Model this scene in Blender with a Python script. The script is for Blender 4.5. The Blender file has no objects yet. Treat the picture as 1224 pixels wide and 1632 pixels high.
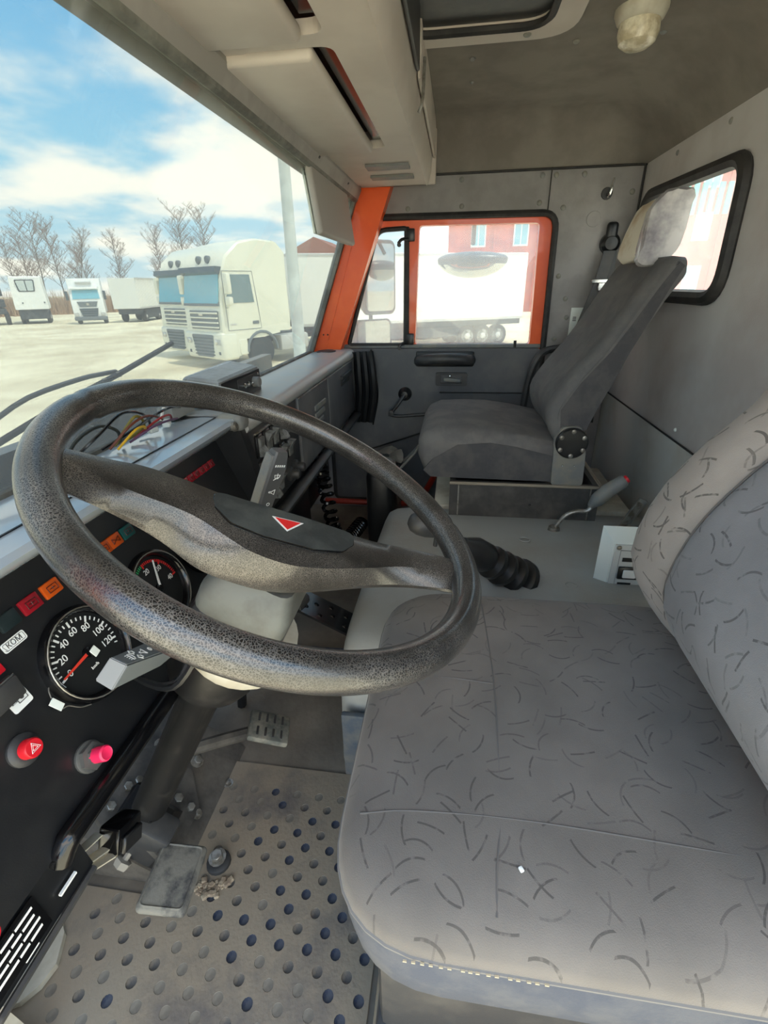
import bpy, bmesh, math, random
from mathutils import Vector as V, Matrix, Quaternion
from mathutils.geometry import tessellate_polygon

random.seed(7)
sc = bpy.context.scene
COL = sc.collection
PI = math.pi
R = math.radians

# ---------------------------------------------------------------- camera
# world: X across the cab towards the passenger door, Y forward, Z up, floor at z=0
cam_d = bpy.data.cameras.new('camera')
cam = bpy.data.objects.new('camera', cam_d); COL.objects.link(cam)
cam_d.sensor_fit = 'VERTICAL'; cam_d.sensor_height = 24.0
cam_d.lens = 24.0*760.0/1632.0
cam_d.clip_start = 0.02; cam_d.clip_end = 2000
_f = V((118.0, -364.0, 760.0)).normalized()            # world X seen from the camera (x right, y down, z forward)
_h = V((math.cos(-0.02), math.sin(-0.02), 0))
_z = _h.cross(_f).normalized()
if _z.y > 0: _z = -_z
_y = _z.cross(_f)
_right = V((_f.x, _y.x, _z.x)); _down = V((_f.y, _y.y, _z.y)); _fwd = V((_f.z, _y.z, _z.z))
cam.matrix_world = Matrix(((_right.x, -_down.x, -_fwd.x, 0), (_right.y, -_down.y, -_fwd.y, 0),
                           (_right.z, -_down.z, -_fwd.z, 1.0), (0, 0, 0, 1)))
sc.camera = cam

# ---------------------------------------------------------------- exposure, sky, sun
sc.view_settings.view_transform = 'Standard'
sc.view_settings.look = 'None'
sc.view_settings.gamma = 1.0
sc.view_settings.use_curve_mapping = False
sc.view_settings.exposure = 0.0
SKY = 3.5
SUN = 9.5
sc.cycles.max_bounces = 16; sc.cycles.diffuse_bounces = 8; sc.cycles.transparent_max_bounces = 24
w = bpy.data.worlds.new('sky'); sc.world = w; w.use_nodes = True
nt = w.node_tree; nt.nodes.clear()
def N(t, kind, **kw):
    n = t.nodes.new(kind)
    for k, v in kw.items():
        if k.startswith('i_'): n.inputs[k[2:].replace('_', ' ')].default_value = v
        else: setattr(n, k, v)
    return n
tc = N(nt, 'ShaderNodeTexCoord'); sep = N(nt, 'ShaderNodeSeparateXYZ')
nt.links.new(tc.outputs['Generated'], sep.inputs[0])
def mth(t, op, a, b=None, clamp=False):
    n = N(t, 'ShaderNodeMath', operation=op); n.use_clamp = clamp
    for i, x in enumerate((a, b)):
        if x is None: continue
        if isinstance(x, (int, float)): n.inputs[i].default_value = x
        else: t.links.new(x, n.inputs[i])
    return n.outputs[0]
zz = mth(nt, 'MAXIMUM', sep.outputs['Z'], 0.0)
ramp = N(nt, 'ShaderNodeValToRGB'); nt.links.new(zz, ramp.inputs[0])
cr = ramp.color_ramp
cr.elements[0].position = 0.0; cr.elements[0].color = (0.80, 0.95, 1.02, 1)
cr.elements[1].position = 1.0; cr.elements[1].color = (0.13, 0.47, 0.95, 1)
e = cr.elements.new(0.16); e.color = (0.34, 0.76, 1.04, 1)
e = cr.elements.new(0.34); e.color = (0.15, 0.56, 1.0, 1)
zd = mth(nt, 'ADD', zz, 0.16)
cx = mth(nt, 'DIVIDE', sep.outputs['X'], zd); cy = mth(nt, 'DIVIDE', sep.outputs['Y'], zd)
cmb = N(nt, 'ShaderNodeCombineXYZ'); nt.links.new(cx, cmb.inputs[0]); nt.links.new(cy, cmb.inputs[1])
cmb.inputs[2].default_value = 3.1
nz = N(nt, 'ShaderNodeTexNoise'); nz.inputs['Scale'].default_value = 1.25; nz.inputs['Detail'].default_value = 5
nz.inputs['Roughness'].default_value = 0.5
nt.links.new(cmb.outputs[0], nz.inputs['Vector'])
cl = N(nt, 'ShaderNodeMapRange'); cl.interpolation_type = 'SMOOTHSTEP'
cl.inputs['From Min'].default_value = 0.40; cl.inputs['From Max'].default_value = 0.60
nt.links.new(nz.outputs['Fac'], cl.inputs['Value'])
mx = N(nt, 'ShaderNodeMixRGB'); nt.links.new(cl.outputs[0], mx.inputs[0])
nt.links.new(ramp.outputs[0], mx.inputs[1]); mx.inputs[2].default_value = (1.38, 1.27, 1.14, 1)
bg = N(nt, 'ShaderNodeBackground'); bg.inputs['Strength'].default_value = SKY
nt.links.new(mx.outputs[0], bg.inputs['Color'])
out = N(nt, 'ShaderNodeOutputWorld'); nt.links.new(bg.outputs[0], out.inputs[0])

sun_d = bpy.data.lights.new('sun', 'SUN'); sun_d.energy = SUN; sun_d.angle = R(0.6); sun_d.color = (1.0, 0.95, 0.82)
sun = bpy.data.objects.new('sun', sun_d); COL.objects.link(sun)
sun.rotation_euler = V((0.17, 0.45, -1.0)).to_track_quat('-Z', 'Y').to_euler()   # light travels forward, across and down

# ---------------------------------------------------------------- materials
def S(r, g, b):
    f = lambda c: (c/255/12.92 if c/255 <= 0.04045 else ((c/255+0.055)/1.055)**2.4)
    return (f(r), f(g), f(b), 1)
_mats = {}
def mat(name, col, rough=0.55, metal=0.0, col2=None, scale=30.0, lo=0.42, hi=0.6, bump=0.0, bscale=200.0, spec=0.5,
        emit=0.0, detail=4.0, coat=0.0, rough2=None):
    """principled material; col2 mixes in by object-space noise (dust, wear); bump is fine relief"""
    if name in _mats: return _mats[name]
    m = bpy.data.materials.new(name); m.use_nodes = True; _mats[name] = m
    t = m.node_tree; b = t.nodes['Principled BSDF']
    b.inputs['Roughness'].default_value = rough; b.inputs['Metallic'].default_value = metal
    b.inputs['Specular IOR Level'].default_value = spec; b.inputs['Base Color'].default_value = col
    b.inputs['Coat Weight'].default_value = coat
    m.diffuse_color = col
    co = None
    if col2 is not None or bump:
        co = N(t, 'ShaderNodeTexCoord').outputs['Object']
    if col2 is not None:
        n = N(t, 'ShaderNodeTexNoise'); n.inputs['Scale'].default_value = scale; n.inputs['Detail'].default_value = detail
        n.inputs['Roughness'].default_value = 0.62
        t.links.new(co, n.inputs['Vector'])
        mr = N(t, 'ShaderNodeMapRange'); mr.inputs['From Min'].default_value = lo; mr.inputs['From Max'].default_value = hi
        t.links.new(n.outputs['Fac'], mr.inputs['Value'])
        mi = N(t, 'ShaderNodeMixRGB'); mi.inputs[1].default_value = col; mi.inputs[2].default_value = col2
        t.links.new(mr.outputs[0], mi.inputs[0]); t.links.new(mi.outputs[0], b.inputs['Base Color'])
        if rough2 is not None:
            m2 = N(t, 'ShaderNodeMapRange'); m2.inputs['To Min'].default_value = rough; m2.inputs['To Max'].default_value = rough2
            t.links.new(mr.outputs[0], m2.inputs['Value']); t.links.new(m2.outputs[0], b.inputs['Roughness'])
    if bump:
        n = N(t, 'ShaderNodeTexNoise'); n.inputs['Scale'].default_value = bscale; n.inputs['Detail'].default_value = 3
        t.links.new(co, n.inputs['Vector'])
        bp = N(t, 'ShaderNodeBump'); bp.inputs['Strength'].default_value = bump; bp.inputs['Distance'].default_value = 0.002
        t.links.new(n.outputs['Fac'], bp.inputs['Height']); t.links.new(bp.outputs[0], b.inputs['Normal'])
    if emit:
        b.inputs['Emission Color'].default_value = col; b.inputs['Emission Strength'].default_value = emit
    return m

def glass_mat(name, tint, haze=0.05, hazecol=(0.9, 0.95, 0.92, 1), gloss=0.05):
    """thin pane: tinted straight-through light, a little dust that scatters light, a faint reflection"""
    m = bpy.data.materials.new(name); m.use_nodes = True; t = m.node_tree; t.nodes.clear()
    tr = N(t, 'ShaderNodeBsdfTransparent'); tr.inputs[0].default_value = tint
    tl = N(t, 'ShaderNodeBsdfTranslucent'); tl.inputs[0].default_value = hazecol
    co = N(t, 'ShaderNodeTexCoord'); nz = N(t, 'ShaderNodeTexNoise'); nz.inputs['Scale'].default_value = 3.0; nz.inputs['Detail'].default_value = 6
    t.links.new(co.outputs['Object'], nz.inputs['Vector'])
    mr = N(t, 'ShaderNodeMapRange'); mr.inputs['To Min'].default_value = haze*0.5; mr.inputs['To Max'].default_value = haze*1.6
    t.links.new(nz.outputs['Fac'], mr.inputs['Value'])
    m1 = N(t, 'ShaderNodeMixShader'); t.links.new(mr.outputs[0], m1.inputs[0]); t.links.new(tr.outputs[0], m1.inputs[1]); t.links.new(tl.outputs[0], m1.inputs[2])
    gl = N(t, 'ShaderNodeBsdfGlossy'); gl.inputs['Roughness'].default_value = 0.02
    m2 = N(t, 'ShaderNodeMixShader'); m2.inputs[0].default_value = gloss
    t.links.new(m1.outputs[0], m2.inputs[1]); t.links.new(gl.outputs[0], m2.inputs[2])
    o = N(t, 'ShaderNodeOutputMaterial'); t.links.new(m2.outputs[0], o.inputs[0])
    return m

def leather_mat(name, dark, light, scale=330.0, dust=0.5):
    """cracked grained polyurethane: dark cells, dusty pale creases worn smooth in places"""
    m = bpy.data.materials.new(name); m.use_nodes = True; t = m.node_tree; b = t.nodes['Principled BSDF']
    co = N(t, 'ShaderNodeTexCoord').outputs['Object']
    nd = N(t, 'ShaderNodeTexNoise'); nd.inputs['Scale'].default_value = 140; nd.inputs['Detail'].default_value = 2
    t.links.new(co, nd.inputs['Vector'])
    mv = N(t, 'ShaderNodeMixRGB'); mv.inputs[0].default_value = 0.004; t.links.new(co, mv.inputs[1]); t.links.new(nd.outputs['Color'], mv.inputs[2])
    vo = N(t, 'ShaderNodeTexVoronoi', feature='DISTANCE_TO_EDGE'); vo.inputs['Scale'].default_value = scale
    t.links.new(mv.outputs[0], vo.inputs['Vector'])
    mr = N(t, 'ShaderNodeMapRange'); mr.inputs['From Min'].default_value = 0.02; mr.inputs['From Max'].default_value = 0.17
    mr.inputs['To Min'].default_value = 1.0; mr.inputs['To Max'].default_value = 0.0
    t.links.new(vo.outputs['Distance'], mr.inputs['Value'])
    nb = N(t, 'ShaderNodeTexNoise'); nb.inputs['Scale'].default_value = 11; nb.inputs['Detail'].default_value = 4
    t.links.new(co, nb.inputs['Vector'])
    wr = N(t, 'ShaderNodeMapRange'); wr.inputs['From Min'].default_value = 0.32; wr.inputs['From Max'].default_value = 0.62
    wr.inputs['To Min'].default_value = 0.12; wr.inputs['To Max'].default_value = dust*2
    t.links.new(nb.outputs['Fac'], wr.inputs['Value'])
    fac = mth(t, 'MULTIPLY', mr.outputs[0], wr.outputs[0], True)
    mi = N(t, 'ShaderNodeMixRGB'); mi.inputs[1].default_value = dark; mi.inputs[2].default_value = light
    t.links.new(fac, mi.inputs[0]); t.links.new(mi.outputs[0], b.inputs['Base Color'])
    b.inputs['Roughness'].default_value = 0.3; b.inputs['Coat Weight'].default_value = 0.6; b.inputs['Coat Roughness'].default_value = 0.16
    bp = N(t, 'ShaderNodeBump'); bp.inputs['Strength'].default_value = 0.3; bp.inputs['Distance'].default_value = 0.0008
    t.links.new(vo.outputs['Distance'], bp.inputs['Height']); t.links.new(bp.outputs[0], b.inputs['Normal'])
    m.diffuse_color = dark
    return m

def fabric_mat(name, base, mark, axes=('X', 'Y'), cell=0.050, length=0.0145, width=0.0014, strength=0.75):
    """woven seat cloth with printed curved strokes scattered one or two to a cell"""
    m = bpy.data.materials.new(name); m.use_nodes = True; t = m.node_tree; b = t.nodes['Principled BSDF']
    co = N(t, 'ShaderNodeTexCoord').outputs['Object']
    sp = N(t, 'ShaderNodeSeparateXYZ'); t.links.new(co, sp.inputs[0])
    total = None
    for layer in range(3):
        cb = N(t, 'ShaderNodeCombineXYZ')
        a = mth(t, 'MULTIPLY_ADD', sp.outputs[axes[0]], 1/cell); a.node.inputs[2].default_value = 3.7*layer+0.31
        c = mth(t, 'MULTIPLY_ADD', sp.outputs[axes[1]], 1/cell); c.node.inputs[2].default_value = 5.3*layer+0.17
        t.links.new(a, cb.inputs[0]); t.links.new(c, cb.inputs[1])
        vo = N(t, 'ShaderNodeTexVoronoi', voronoi_dimensions='2D', feature='F1'); vo.inputs['Scale'].default_value = 1.0
        vo.inputs['Randomness'].default_value = 0.8
        t.links.new(cb.outputs[0], vo.inputs['Vector'])
        d = N(t, 'ShaderNodeVectorMath', operation='SUBTRACT'); t.links.new(cb.outputs[0], d.inputs[0]); t.links.new(vo.outputs['Position'], d.inputs[1])
        sc_ = N(t, 'ShaderNodeSeparateXYZ'); t.links.new(vo.outputs['Color'], sc_.inputs[0])
        ang = mth(t, 'MULTIPLY', sc_.outputs[0], 12.0)
        rt = N(t, 'ShaderNodeVectorRotate', rotation_type='Z_AXIS'); t.links.new(d.outputs[0], rt.inputs['Vector']); t.links.new(ang, rt.inputs['Angle'])
        s2 = N(t, 'ShaderNodeSeparateXYZ'); t.links.new(rt.outputs[0], s2.inputs[0])
        x2 = mth(t, 'MULTIPLY', s2.outputs[0], s2.outputs[0])
        cv = mth(t, 'MULTIPLY', x2, mth(t, 'MULTIPLY', sc_.outputs[1], 1.3))
        yy = mth(t, 'ABSOLUTE', mth(t, 'SUBTRACT', s2.outputs[1], cv))
        near = mth(t, 'LESS_THAN', yy, width/cell)
        ln = mth(t, 'LESS_THAN', mth(t, 'ABSOLUTE', s2.outputs[0]), length/cell)
        k = mth(t, 'MULTIPLY', mth(t, 'MULTIPLY', near, ln), mth(t, 'ADD', sc_.outputs[2], 0.35), True)
        total = k if total is None else mth(t, 'MAXIMUM', total, k)
    nb = N(t, 'ShaderNodeTexNoise'); nb.inputs['Scale'].default_value = 9; nb.inputs['Detail'].default_value = 5; t.links.new(co, nb.inputs['Vector'])
    brk = N(t, 'ShaderNodeTexNoise'); brk.inputs['Scale'].default_value = 130; t.links.new(co, brk.inputs['Vector'])
    bk = N(t, 'ShaderNodeMapRange'); bk.inputs['From Min'].default_value = 0.28; bk.inputs['From Max'].default_value = 0.48
    t.links.new(brk.outputs['Fac'], bk.inputs['Value'])
    fac = mth(t, 'MULTIPLY', mth(t, 'MULTIPLY', total, bk.outputs[0]), strength)
    v = N(t, 'ShaderNodeMapRange'); v.inputs['From Min'].default_value = 0.3; v.inputs['From Max'].default_value = 0.7; v.inputs['To Min'].default_value = 0.82; v.inputs['To Max'].default_value = 1.15
    t.links.new(nb.outputs['Fac'], v.inputs['Value'])
    ms = N(t, 'ShaderNodeVectorMath', operation='SCALE'); ms.inputs[0].default_value = base[:3]; t.links.new(v.outputs[0], ms.inputs['Scale'])
    mi = N(t, 'ShaderNodeMixRGB'); t.links.new(fac, mi.inputs[0]); t.links.new(ms.outputs[0], mi.inputs[1]); mi.inputs[2].default_value = mark
    t.links.new(mi.outputs[0], b.inputs['Base Color'])
    b.inputs['Roughness'].default_value = 0.92; b.inputs['Specular IOR Level'].default_value = 0.15
    b.inputs['Sheen Weight'].default_value = 0.15
    wv = N(t, 'ShaderNodeTexNoise'); wv.inputs['Scale'].default_value = 900; t.links.new(co, wv.inputs['Vector'])
    bp = N(t, 'ShaderNodeBump'); bp.inputs['Strength'].default_value = 0.35; bp.inputs['Distance'].default_value = 0.001
    t.links.new(wv.outputs['Fac'], bp.inputs['Height']); t.links.new(bp.outputs[0], b.inputs['Normal'])
    m.diffuse_color = base
    return m

# ---------------------------------------------------------------- object helpers
WORLD = {}                                              # world origin of every object that parents something
def obj(name, bm, m, parent=None, smooth=38, local=False, kind=None, loc=None):
    bmesh.ops.remove_doubles(bm, verts=bm.verts, dist=1e-6)
    bmesh.ops.recalc_face_normals(bm, faces=bm.faces)
    me = bpy.data.meshes.new(name); bm.to_mesh(me); bm.free()
    o = bpy.data.objects.new(name, me); COL.objects.link(o)
    for x in (m if isinstance(m, (list, tuple)) else (m,)): me.materials.append(x)
    if smooth:
        for p in me.polygons: p.use_smooth = True
        me.set_sharp_from_angle(angle=R(smooth))
    place(o, parent, local, loc)
    if kind: o['kind'] = kind
    return o
def place(o, parent, local, loc=None):
    if parent is not None:
        o.parent = parent
        o.location = (loc or (0, 0, 0)) if local else -V(WORLD.get(parent.name, (0, 0, 0)))
        WORLD[o.name] = V((0, 0, 0))
    else:
        if loc: o.location = loc
        WORLD[o.name] = V(loc) if loc else V((0, 0, 0))
def thing(name, label, cat, loc=(0, 0, 0), group=None, rot=None):
    o = bpy.data.objects.new(name, None); COL.objects.link(o); o.empty_display_size = 0.05
    o.location = loc; o['label'] = label; o['category'] = cat
    if rot: o.rotation_euler = rot
    if group: o['group'] = group
    WORLD[o.name] = V(loc)
    return o
def tag(o, label, cat, group=None):
    o['label'] = label; o['category'] = cat
    if group: o['group'] = group
    return o
def struct(o):
    o['kind'] = 'structure'; return o
def copy_tree(o, parent=None):
    c = o.copy(); COL.objects.link(c)
    if parent is not None: c.parent = parent
    for ch in list(o.children): copy_tree(ch, c)
    return c
def text(name, body, size, origin, xdir, ydir, m, parent=None, align='CENTER', depth=0.0002, local=False):
    cu = bpy.data.curves.new(name, 'FONT'); cu.body = body; cu.size = size; cu.align_x = align; cu.align_y = 'CENTER'; cu.extrude = depth
    o = bpy.data.objects.new(name, cu); COL.objects.link(o); cu.materials.append(m)
    x = V(xdir).normalized(); y = V(ydir).normalized(); z = x.cross(y).normalized(); y = z.cross(x)
    off = V(WORLD.get(parent.name, (0, 0, 0))) if (parent is not None and not local) else V((0, 0, 0))
    mw = Matrix(((x.x, y.x, z.x, origin[0]-off.x), (x.y, y.y, z.y, origin[1]-off.y), (x.z, y.z, z.z, origin[2]-off.z), (0, 0, 0, 1)))
    if parent is not None: o.parent = parent
    o.matrix_basis = mw
    return o

# ---------------------------------------------------------------- mesh helpers (all add to a bmesh)
def BM(): return bmesh.new()
def box(bm, c, s, bev=0.0, seg=2, rot=None):
    mt = Matrix.Translation(c) @ (rot.to_4x4() if rot is not None else Matrix.Identity(4)) @ Matrix.Diagonal((s[0], s[1], s[2], 1))
    r = bmesh.ops.create_cube(bm, size=1.0, matrix=mt)
    if bev > 0:
        vs = set(r['verts']); es = [e_ for e_ in bm.edges if e_.verts[0] in vs and e_.verts[1] in vs]
        bmesh.ops.bevel(bm, geom=es, offset=min(bev, min(s)*0.49), segments=seg, affect='EDGES', profile=0.5)
    return bm
def bx(x0, x1, y0, y1, z0, z1, bev=0.0, seg=2, bm=None):
    bm = bm or BM()
    return box(bm, ((x0+x1)/2, (y0+y1)/2, (z0+z1)/2), (abs(x1-x0), abs(y1-y0), abs(z1-z0)), bev, seg)
def rotm(axis, deg): return Matrix.Rotation(R(deg), 3, axis)
def loft(bm, rings, closed=True, cap=True):
    vr = [[bm.verts.new(p) for p in r] for r in rings]
    n = len(vr[0])
    for a, b in zip(vr, vr[1:]):
        for i in range(n if closed else n-1):
            j = (i+1) % n
            bm.faces.new((a[i], a[j], b[j], b[i]))
    if cap and closed:
        bm.faces.new(vr[0][::-1]); bm.faces.new(vr[-1])
    return bm
def catmull(pts, n=6, closed=False):
    pts = [V(p) for p in pts]; out_ = []
    m = len(pts)
    for i in range(m if closed else m-1):
        p0 = pts[(i-1) % m] if (closed or i > 0) else pts[0]*2-pts[1]
        p1 = pts[i]; p2 = pts[(i+1) % m]
        p3 = pts[(i+2) % m] if (closed or i+2 < m) else pts[-1]*2-pts[-2]
        for k in range(n):
            u = k/n
            out_.append(0.5*((2*p1)+(p2-p0)*u+(2*p0-5*p1+4*p2-p3)*u*u+(3*p1-p0-3*p2+p3)*u**3))
    if not closed: out_.append(pts[-1])
    return out_
def tube(bm, pts, r, n=8, smooth=0, closed=False, radii=None, flat=None):
    if smooth: pts = catmull(pts, smooth, closed)
    pts = [V(p) for p in pts]
    m = len(pts)
    rings = []; up = None
    for i, p in enumerate(pts):
        if closed: t = pts[(i+1) % m]-pts[i-1]
        else: t = pts[min(i+1, m-1)]-pts[max(i-1, 0)]
        if t.length < 1e-9: t = V((0, 0, 1))
        t.normalize()
        if up is None:
            up = V((0, 0, 1)) if abs(t.z) < 0.9 else V((1, 0, 0))
        up = (up-t*up.dot(t)).normalized(); s = t.cross(up)
        rr = r if radii is None else radii[min(i*len(radii)//m, len(radii)-1)] if len(radii) != m else radii[i]
        fx, fy = flat or (1, 1)
        rings.append([p+up*(math.cos(2*PI*k/n)*rr*fy)+s*(math.sin(2*PI*k/n)*rr*fx) for k in range(n)])
    if closed: rings.append(rings[0]); return loft(bm, rings, True, False)
    return loft(bm, rings, True, True)
def frame_of(axis):
    a = V(axis).normalized(); u = V((0, 0, 1)) if abs(a.z) < 0.9 else V((1, 0, 0))
    x = u.cross(a).normalized(); y = a.cross(x)
    return x, y, a
def lathe(bm, prof, origin, axis, n=20, cap=True):
    x, y, a = frame_of(axis); o = V(origin)
    rings = [[o+a*h+(x*math.cos(2*PI*k/n)+y*math.sin(2*PI*k/n))*max(r, 1e-5) for k in range(n)] for r, h in prof]
    return loft(bm, rings, True, cap)
def cyl(bm, p0, p1, r, n=12): return lathe(bm, [(r, 0), (r, (V(p1)-V(p0)).length)], p0, V(p1)-V(p0), n)
def hexbolt(bm, p, axis, r=0.009, h=0.007):
    lathe(bm, [(r*1.5, 0), (r*1.5, h*0.2)], p, axis, 12)
    lathe(bm, [(r, h*0.2), (r, h), (r*0.85, h*1.12)], p, axis, 6)
    return bm
def domebolt(bm, p, axis, r=0.008, h=0.005):
    return lathe(bm, [(r, 0), (r*0.95, h*0.4), (r*0.6, h*0.85), (r*0.15, h)], p, axis, 10)
def rpoly(pts, r, n=5):
    """2-D polygon with rounded corners"""
    out_ = []; m = len(pts)
    for i in range(m):
        p = V(pts[i]); a = V(pts[i-1])-p; b = V(pts[(i+1) % m])-p
        rr = r[i] if isinstance(r, (list, tuple)) else r
        if rr <= 0: out_.append(p); continue
        la, lb = a.length, b.length; a.normalize(); b.normalize()
        th = a.angle(b); d = min(rr/math.tan(th/2), la*0.49, lb*0.49)
        pa, pb = p+a*d, p+b*d
        for k in range(n+1):
            u = k/n; out_.append((1-u)**2*pa+2*u*(1-u)*p+u*u*pb)
    return out_
def plate(bm, outer, holes, f, thick):
    """flat plate with holes; f maps (u, v, depth) to a point"""
    loops = [[V((p[0], p[1], 0)) for p in outer]]+[[V((p[0], p[1], 0)) for p in h] for h in holes]
    flat = [p for l in loops for p in l]
    tris = tessellate_polygon(loops)
    fr = [bm.verts.new(f(p.x, p.y, 0)) for p in flat]; bk = [bm.verts.new(f(p.x, p.y, thick)) for p in flat]
    for a, b, c in tris:
        try:
            bm.faces.new((fr[a], fr[b], fr[c])); bm.faces.new((bk[c], bk[b], bk[a]))
        except ValueError: pass
    k = 0
    for l in loops:
        m = len(l)
        for i in range(m):
            j = (i+1) % m
            try: bm.faces.new((fr[k+i], fr[k+j], bk[k+j], bk[k+i]))
            except ValueError: pass
        k += m
    return bm
fX = lambda x, s=1: (lambda u, v, d: V((x+s*d, u, v)))         # plate in the YZ plane
fY = lambda y, s=1: (lambda u, v, d: V((u, y+s*d, v)))         # plate in the XZ plane
fZ = lambda z, s=1: (lambda u, v, d: V((u, v, z+s*d)))
def prism(bm, ring, vec):
    v_ = V(vec); return loft(bm, [[V(p) for p in ring], [V(p)+v_ for p in ring]])
def rr_ring(x0, x1, y0, y1, r, inset, z, n=6):
    pts = rpoly([(x0+inset, y0+inset), (x1-inset, y0+inset), (x1-inset, y1-inset), (x0+inset, y1-inset)], max(r-inset*0.5, 0.004), n)
    return [V((p.x, p.y, z)) for p in pts]
def surf(bm, nu, nv, f):
    g = [[bm.verts.new(f(i/nu, j/nv)) for j in range(nv+1)] for i in range(nu+1)]
    for i in range(nu):
        for j in range(nv):
            bm.faces.new((g[i][j], g[i+1][j], g[i+1][j+1], g[i][j+1]))
    return bm

# ================================================================ materials used
mWall = mat('grey_vinyl_panel', S(148, 145, 144), 0.62, col2=S(134, 131, 130), scale=7, bump=0.25, bscale=260)
mWallR = mat('rear_wall_vinyl', S(200, 197, 195), 0.6, col2=S(186, 180, 177), scale=3, bump=0.2, bscale=260)
mCeil = mat('headliner_cloth', S(136, 130, 122), 0.9, col2=S(124, 118, 110), scale=5, bump=0.3, bscale=420, spec=0.2)
mCons = mat('console_plastic', S(200, 191, 180), 0.55, col2=S(190, 180, 169), scale=4, bump=0.08, bscale=500)
mOrange = mat('orange_paint', S(250, 100, 32), 0.32, col2=S(240, 88, 26), scale=4, coat=0.3)
mRubber = mat('black_rubber', S(34, 34, 35), 0.6, col2=S(52, 50, 48), scale=18)
mRubberG = mat('grey_rubber', S(120, 120, 112), 0.6, col2=S(88, 88, 82), scale=14)
mBlack = mat('black_dash_plastic', S(26, 27, 29), 0.32, col2=S(42, 42, 42), scale=9, lo=0.5, hi=0.75, bump=0.05, bscale=700)
mBlackG = mat('gloss_black', S(12, 12, 14), 0.15)
mDark = mat('dark_grey_plastic', S(50, 51, 53), 0.48, col2=S(74, 72, 69), scale=11, lo=0.46, hi=0.72, bump=0.1, bscale=500)
mDoor = mat('door_card_vinyl', S(84, 86, 90), 0.5, col2=S(108, 107, 106), scale=6, lo=0.45, hi=0.75, bump=0.15, bscale=500)
mDashTop = mat('dash_top_sky_sheen', S(166, 178, 190), 0.22, col2=S(182, 186, 188), scale=8, lo=0.46, hi=0.72, spec=0.9, coat=0.6, bump=0.03, bscale=500)  # black vinyl given a pale blue base: sky reflection painted into the colour
mMidGrey = mat('mid_grey_plastic', S(122, 124, 124), 0.5, col2=S(138, 136, 126), scale=16)
mMetal = mat('worn_steel', S(168, 166, 160), 0.4, 0.7, col2=S(130, 124, 114), scale=40)
mChrome = mat('bright_metal', S(215, 215, 212), 0.18, 1.0)
mWhite = mat('white_print', S(236, 238, 236), 0.6)
mWhiteP = mat('white_plastic', S(232, 238, 232), 0.5)
mRed = mat('red_plastic', S(206, 26, 40), 0.35)
mRedS = mat('red_print', S(222, 40, 40), 0.5)
mPink = mat('pink_plastic', S(236, 40, 90), 0.35)
mLampR = mat('red_lens', S(140, 22, 34), 0.25)
mLampO = mat('orange_lens', S(190, 78, 18), 0.3)
mLampT = mat('teal_lens', S(16, 74, 74), 0.3)
mLampK = mat('unlit_lens', S(30, 40, 42), 0.3)
mFloor = mat('dusty_floor_rubber', S(92, 85, 76), 0.85, col2=S(126, 118, 106), scale=5, lo=0.35, hi=0.68, bump=0.5, bscale=90, detail=8)
mFloorB = mat('bare_floor_rubber', S(64, 72, 86), 0.6, col2=S(112, 108, 102), scale=12, lo=0.4, hi=0.62, bump=0.3, bscale=120, detail=7)
mMat = mat('worn_dimple_mat', S(84, 81, 82), 0.7, col2=S(136, 124, 107), scale=4.5, lo=0.30, hi=0.50, bump=0.4, bscale=150, detail=8)
mToe = mat('dirty_toe_board', S(56, 53, 50), 0.85, col2=S(108, 102, 93), scale=9, lo=0.35, hi=0.65, bump=0.6, bscale=80, detail=8)
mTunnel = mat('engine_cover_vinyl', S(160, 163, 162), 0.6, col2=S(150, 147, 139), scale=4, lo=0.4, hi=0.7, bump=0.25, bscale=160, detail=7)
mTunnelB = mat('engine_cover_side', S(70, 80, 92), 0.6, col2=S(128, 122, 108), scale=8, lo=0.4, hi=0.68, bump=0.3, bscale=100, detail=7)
mLeather = leather_mat('cracked_wheel_rim', S(18, 18, 19), S(122, 118, 113), 480, 0.36)
mLeather2 = leather_mat('cracked_wheel_hub', S(24, 23, 23), S(108, 103, 97), 520, 0.5)
mSeat = fabric_mat('driver_seat_cloth', S(112, 106, 100), S(66, 63, 60), strength=0.7, width=0.00105)
mSeatV = fabric_mat('driver_seat_back_cloth', S(152, 144, 137), S(68, 65, 62), axes=('X', 'Z'))
mSeatB = fabric_mat('driver_seat_bolster_cloth', S(120, 120, 123), S(68, 68, 70), axes=('X', 'Z'))
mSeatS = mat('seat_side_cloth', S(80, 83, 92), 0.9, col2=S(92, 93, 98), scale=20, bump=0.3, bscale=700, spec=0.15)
mPSeat = mat('passenger_seat_cloth', S(106, 105, 105), 0.92, col2=S(118, 116, 114), scale=12, bump=0.35, bscale=700, spec=0.15)
mPSeat2 = mat('passenger_seat_side_cloth', S(82, 82, 85), 0.92, col2=S(94, 93, 93), scale=14, bump=0.35, bscale=700, spec=0.15)
mSeam = mat('seam_thread', S(84, 82, 80), 0.9)
mCream = mat('cream_paint', S(196, 192, 176), 0.5, col2=S(176, 168, 150), scale=12)
mPlastic = mat('clear_wrap', S(196, 192, 190), 0.2, col2=S(132, 128, 134), scale=11, lo=0.40, hi=0.66, spec=0.8)
mHead = mat('cream_head_cover', S(226, 218, 200), 0.85, col2=S(196, 170, 136), scale=9, lo=0.52, hi=0.75)
gWind = glass_mat('windscreen_glass', (0.46, 0.48, 0.47, 1), 0.055, (1.0, 1.0, 0.95, 1), 0.035)
gSide = glass_mat('side_glass', (0.56, 0.58, 0.57, 1), 0.12, (1, 1, 1, 1), 0.03)
gRear = glass_mat('rear_glass', (0.70, 0.71, 0.7, 1), 0.14, (1, 1, 1, 1), 0.03)

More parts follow.
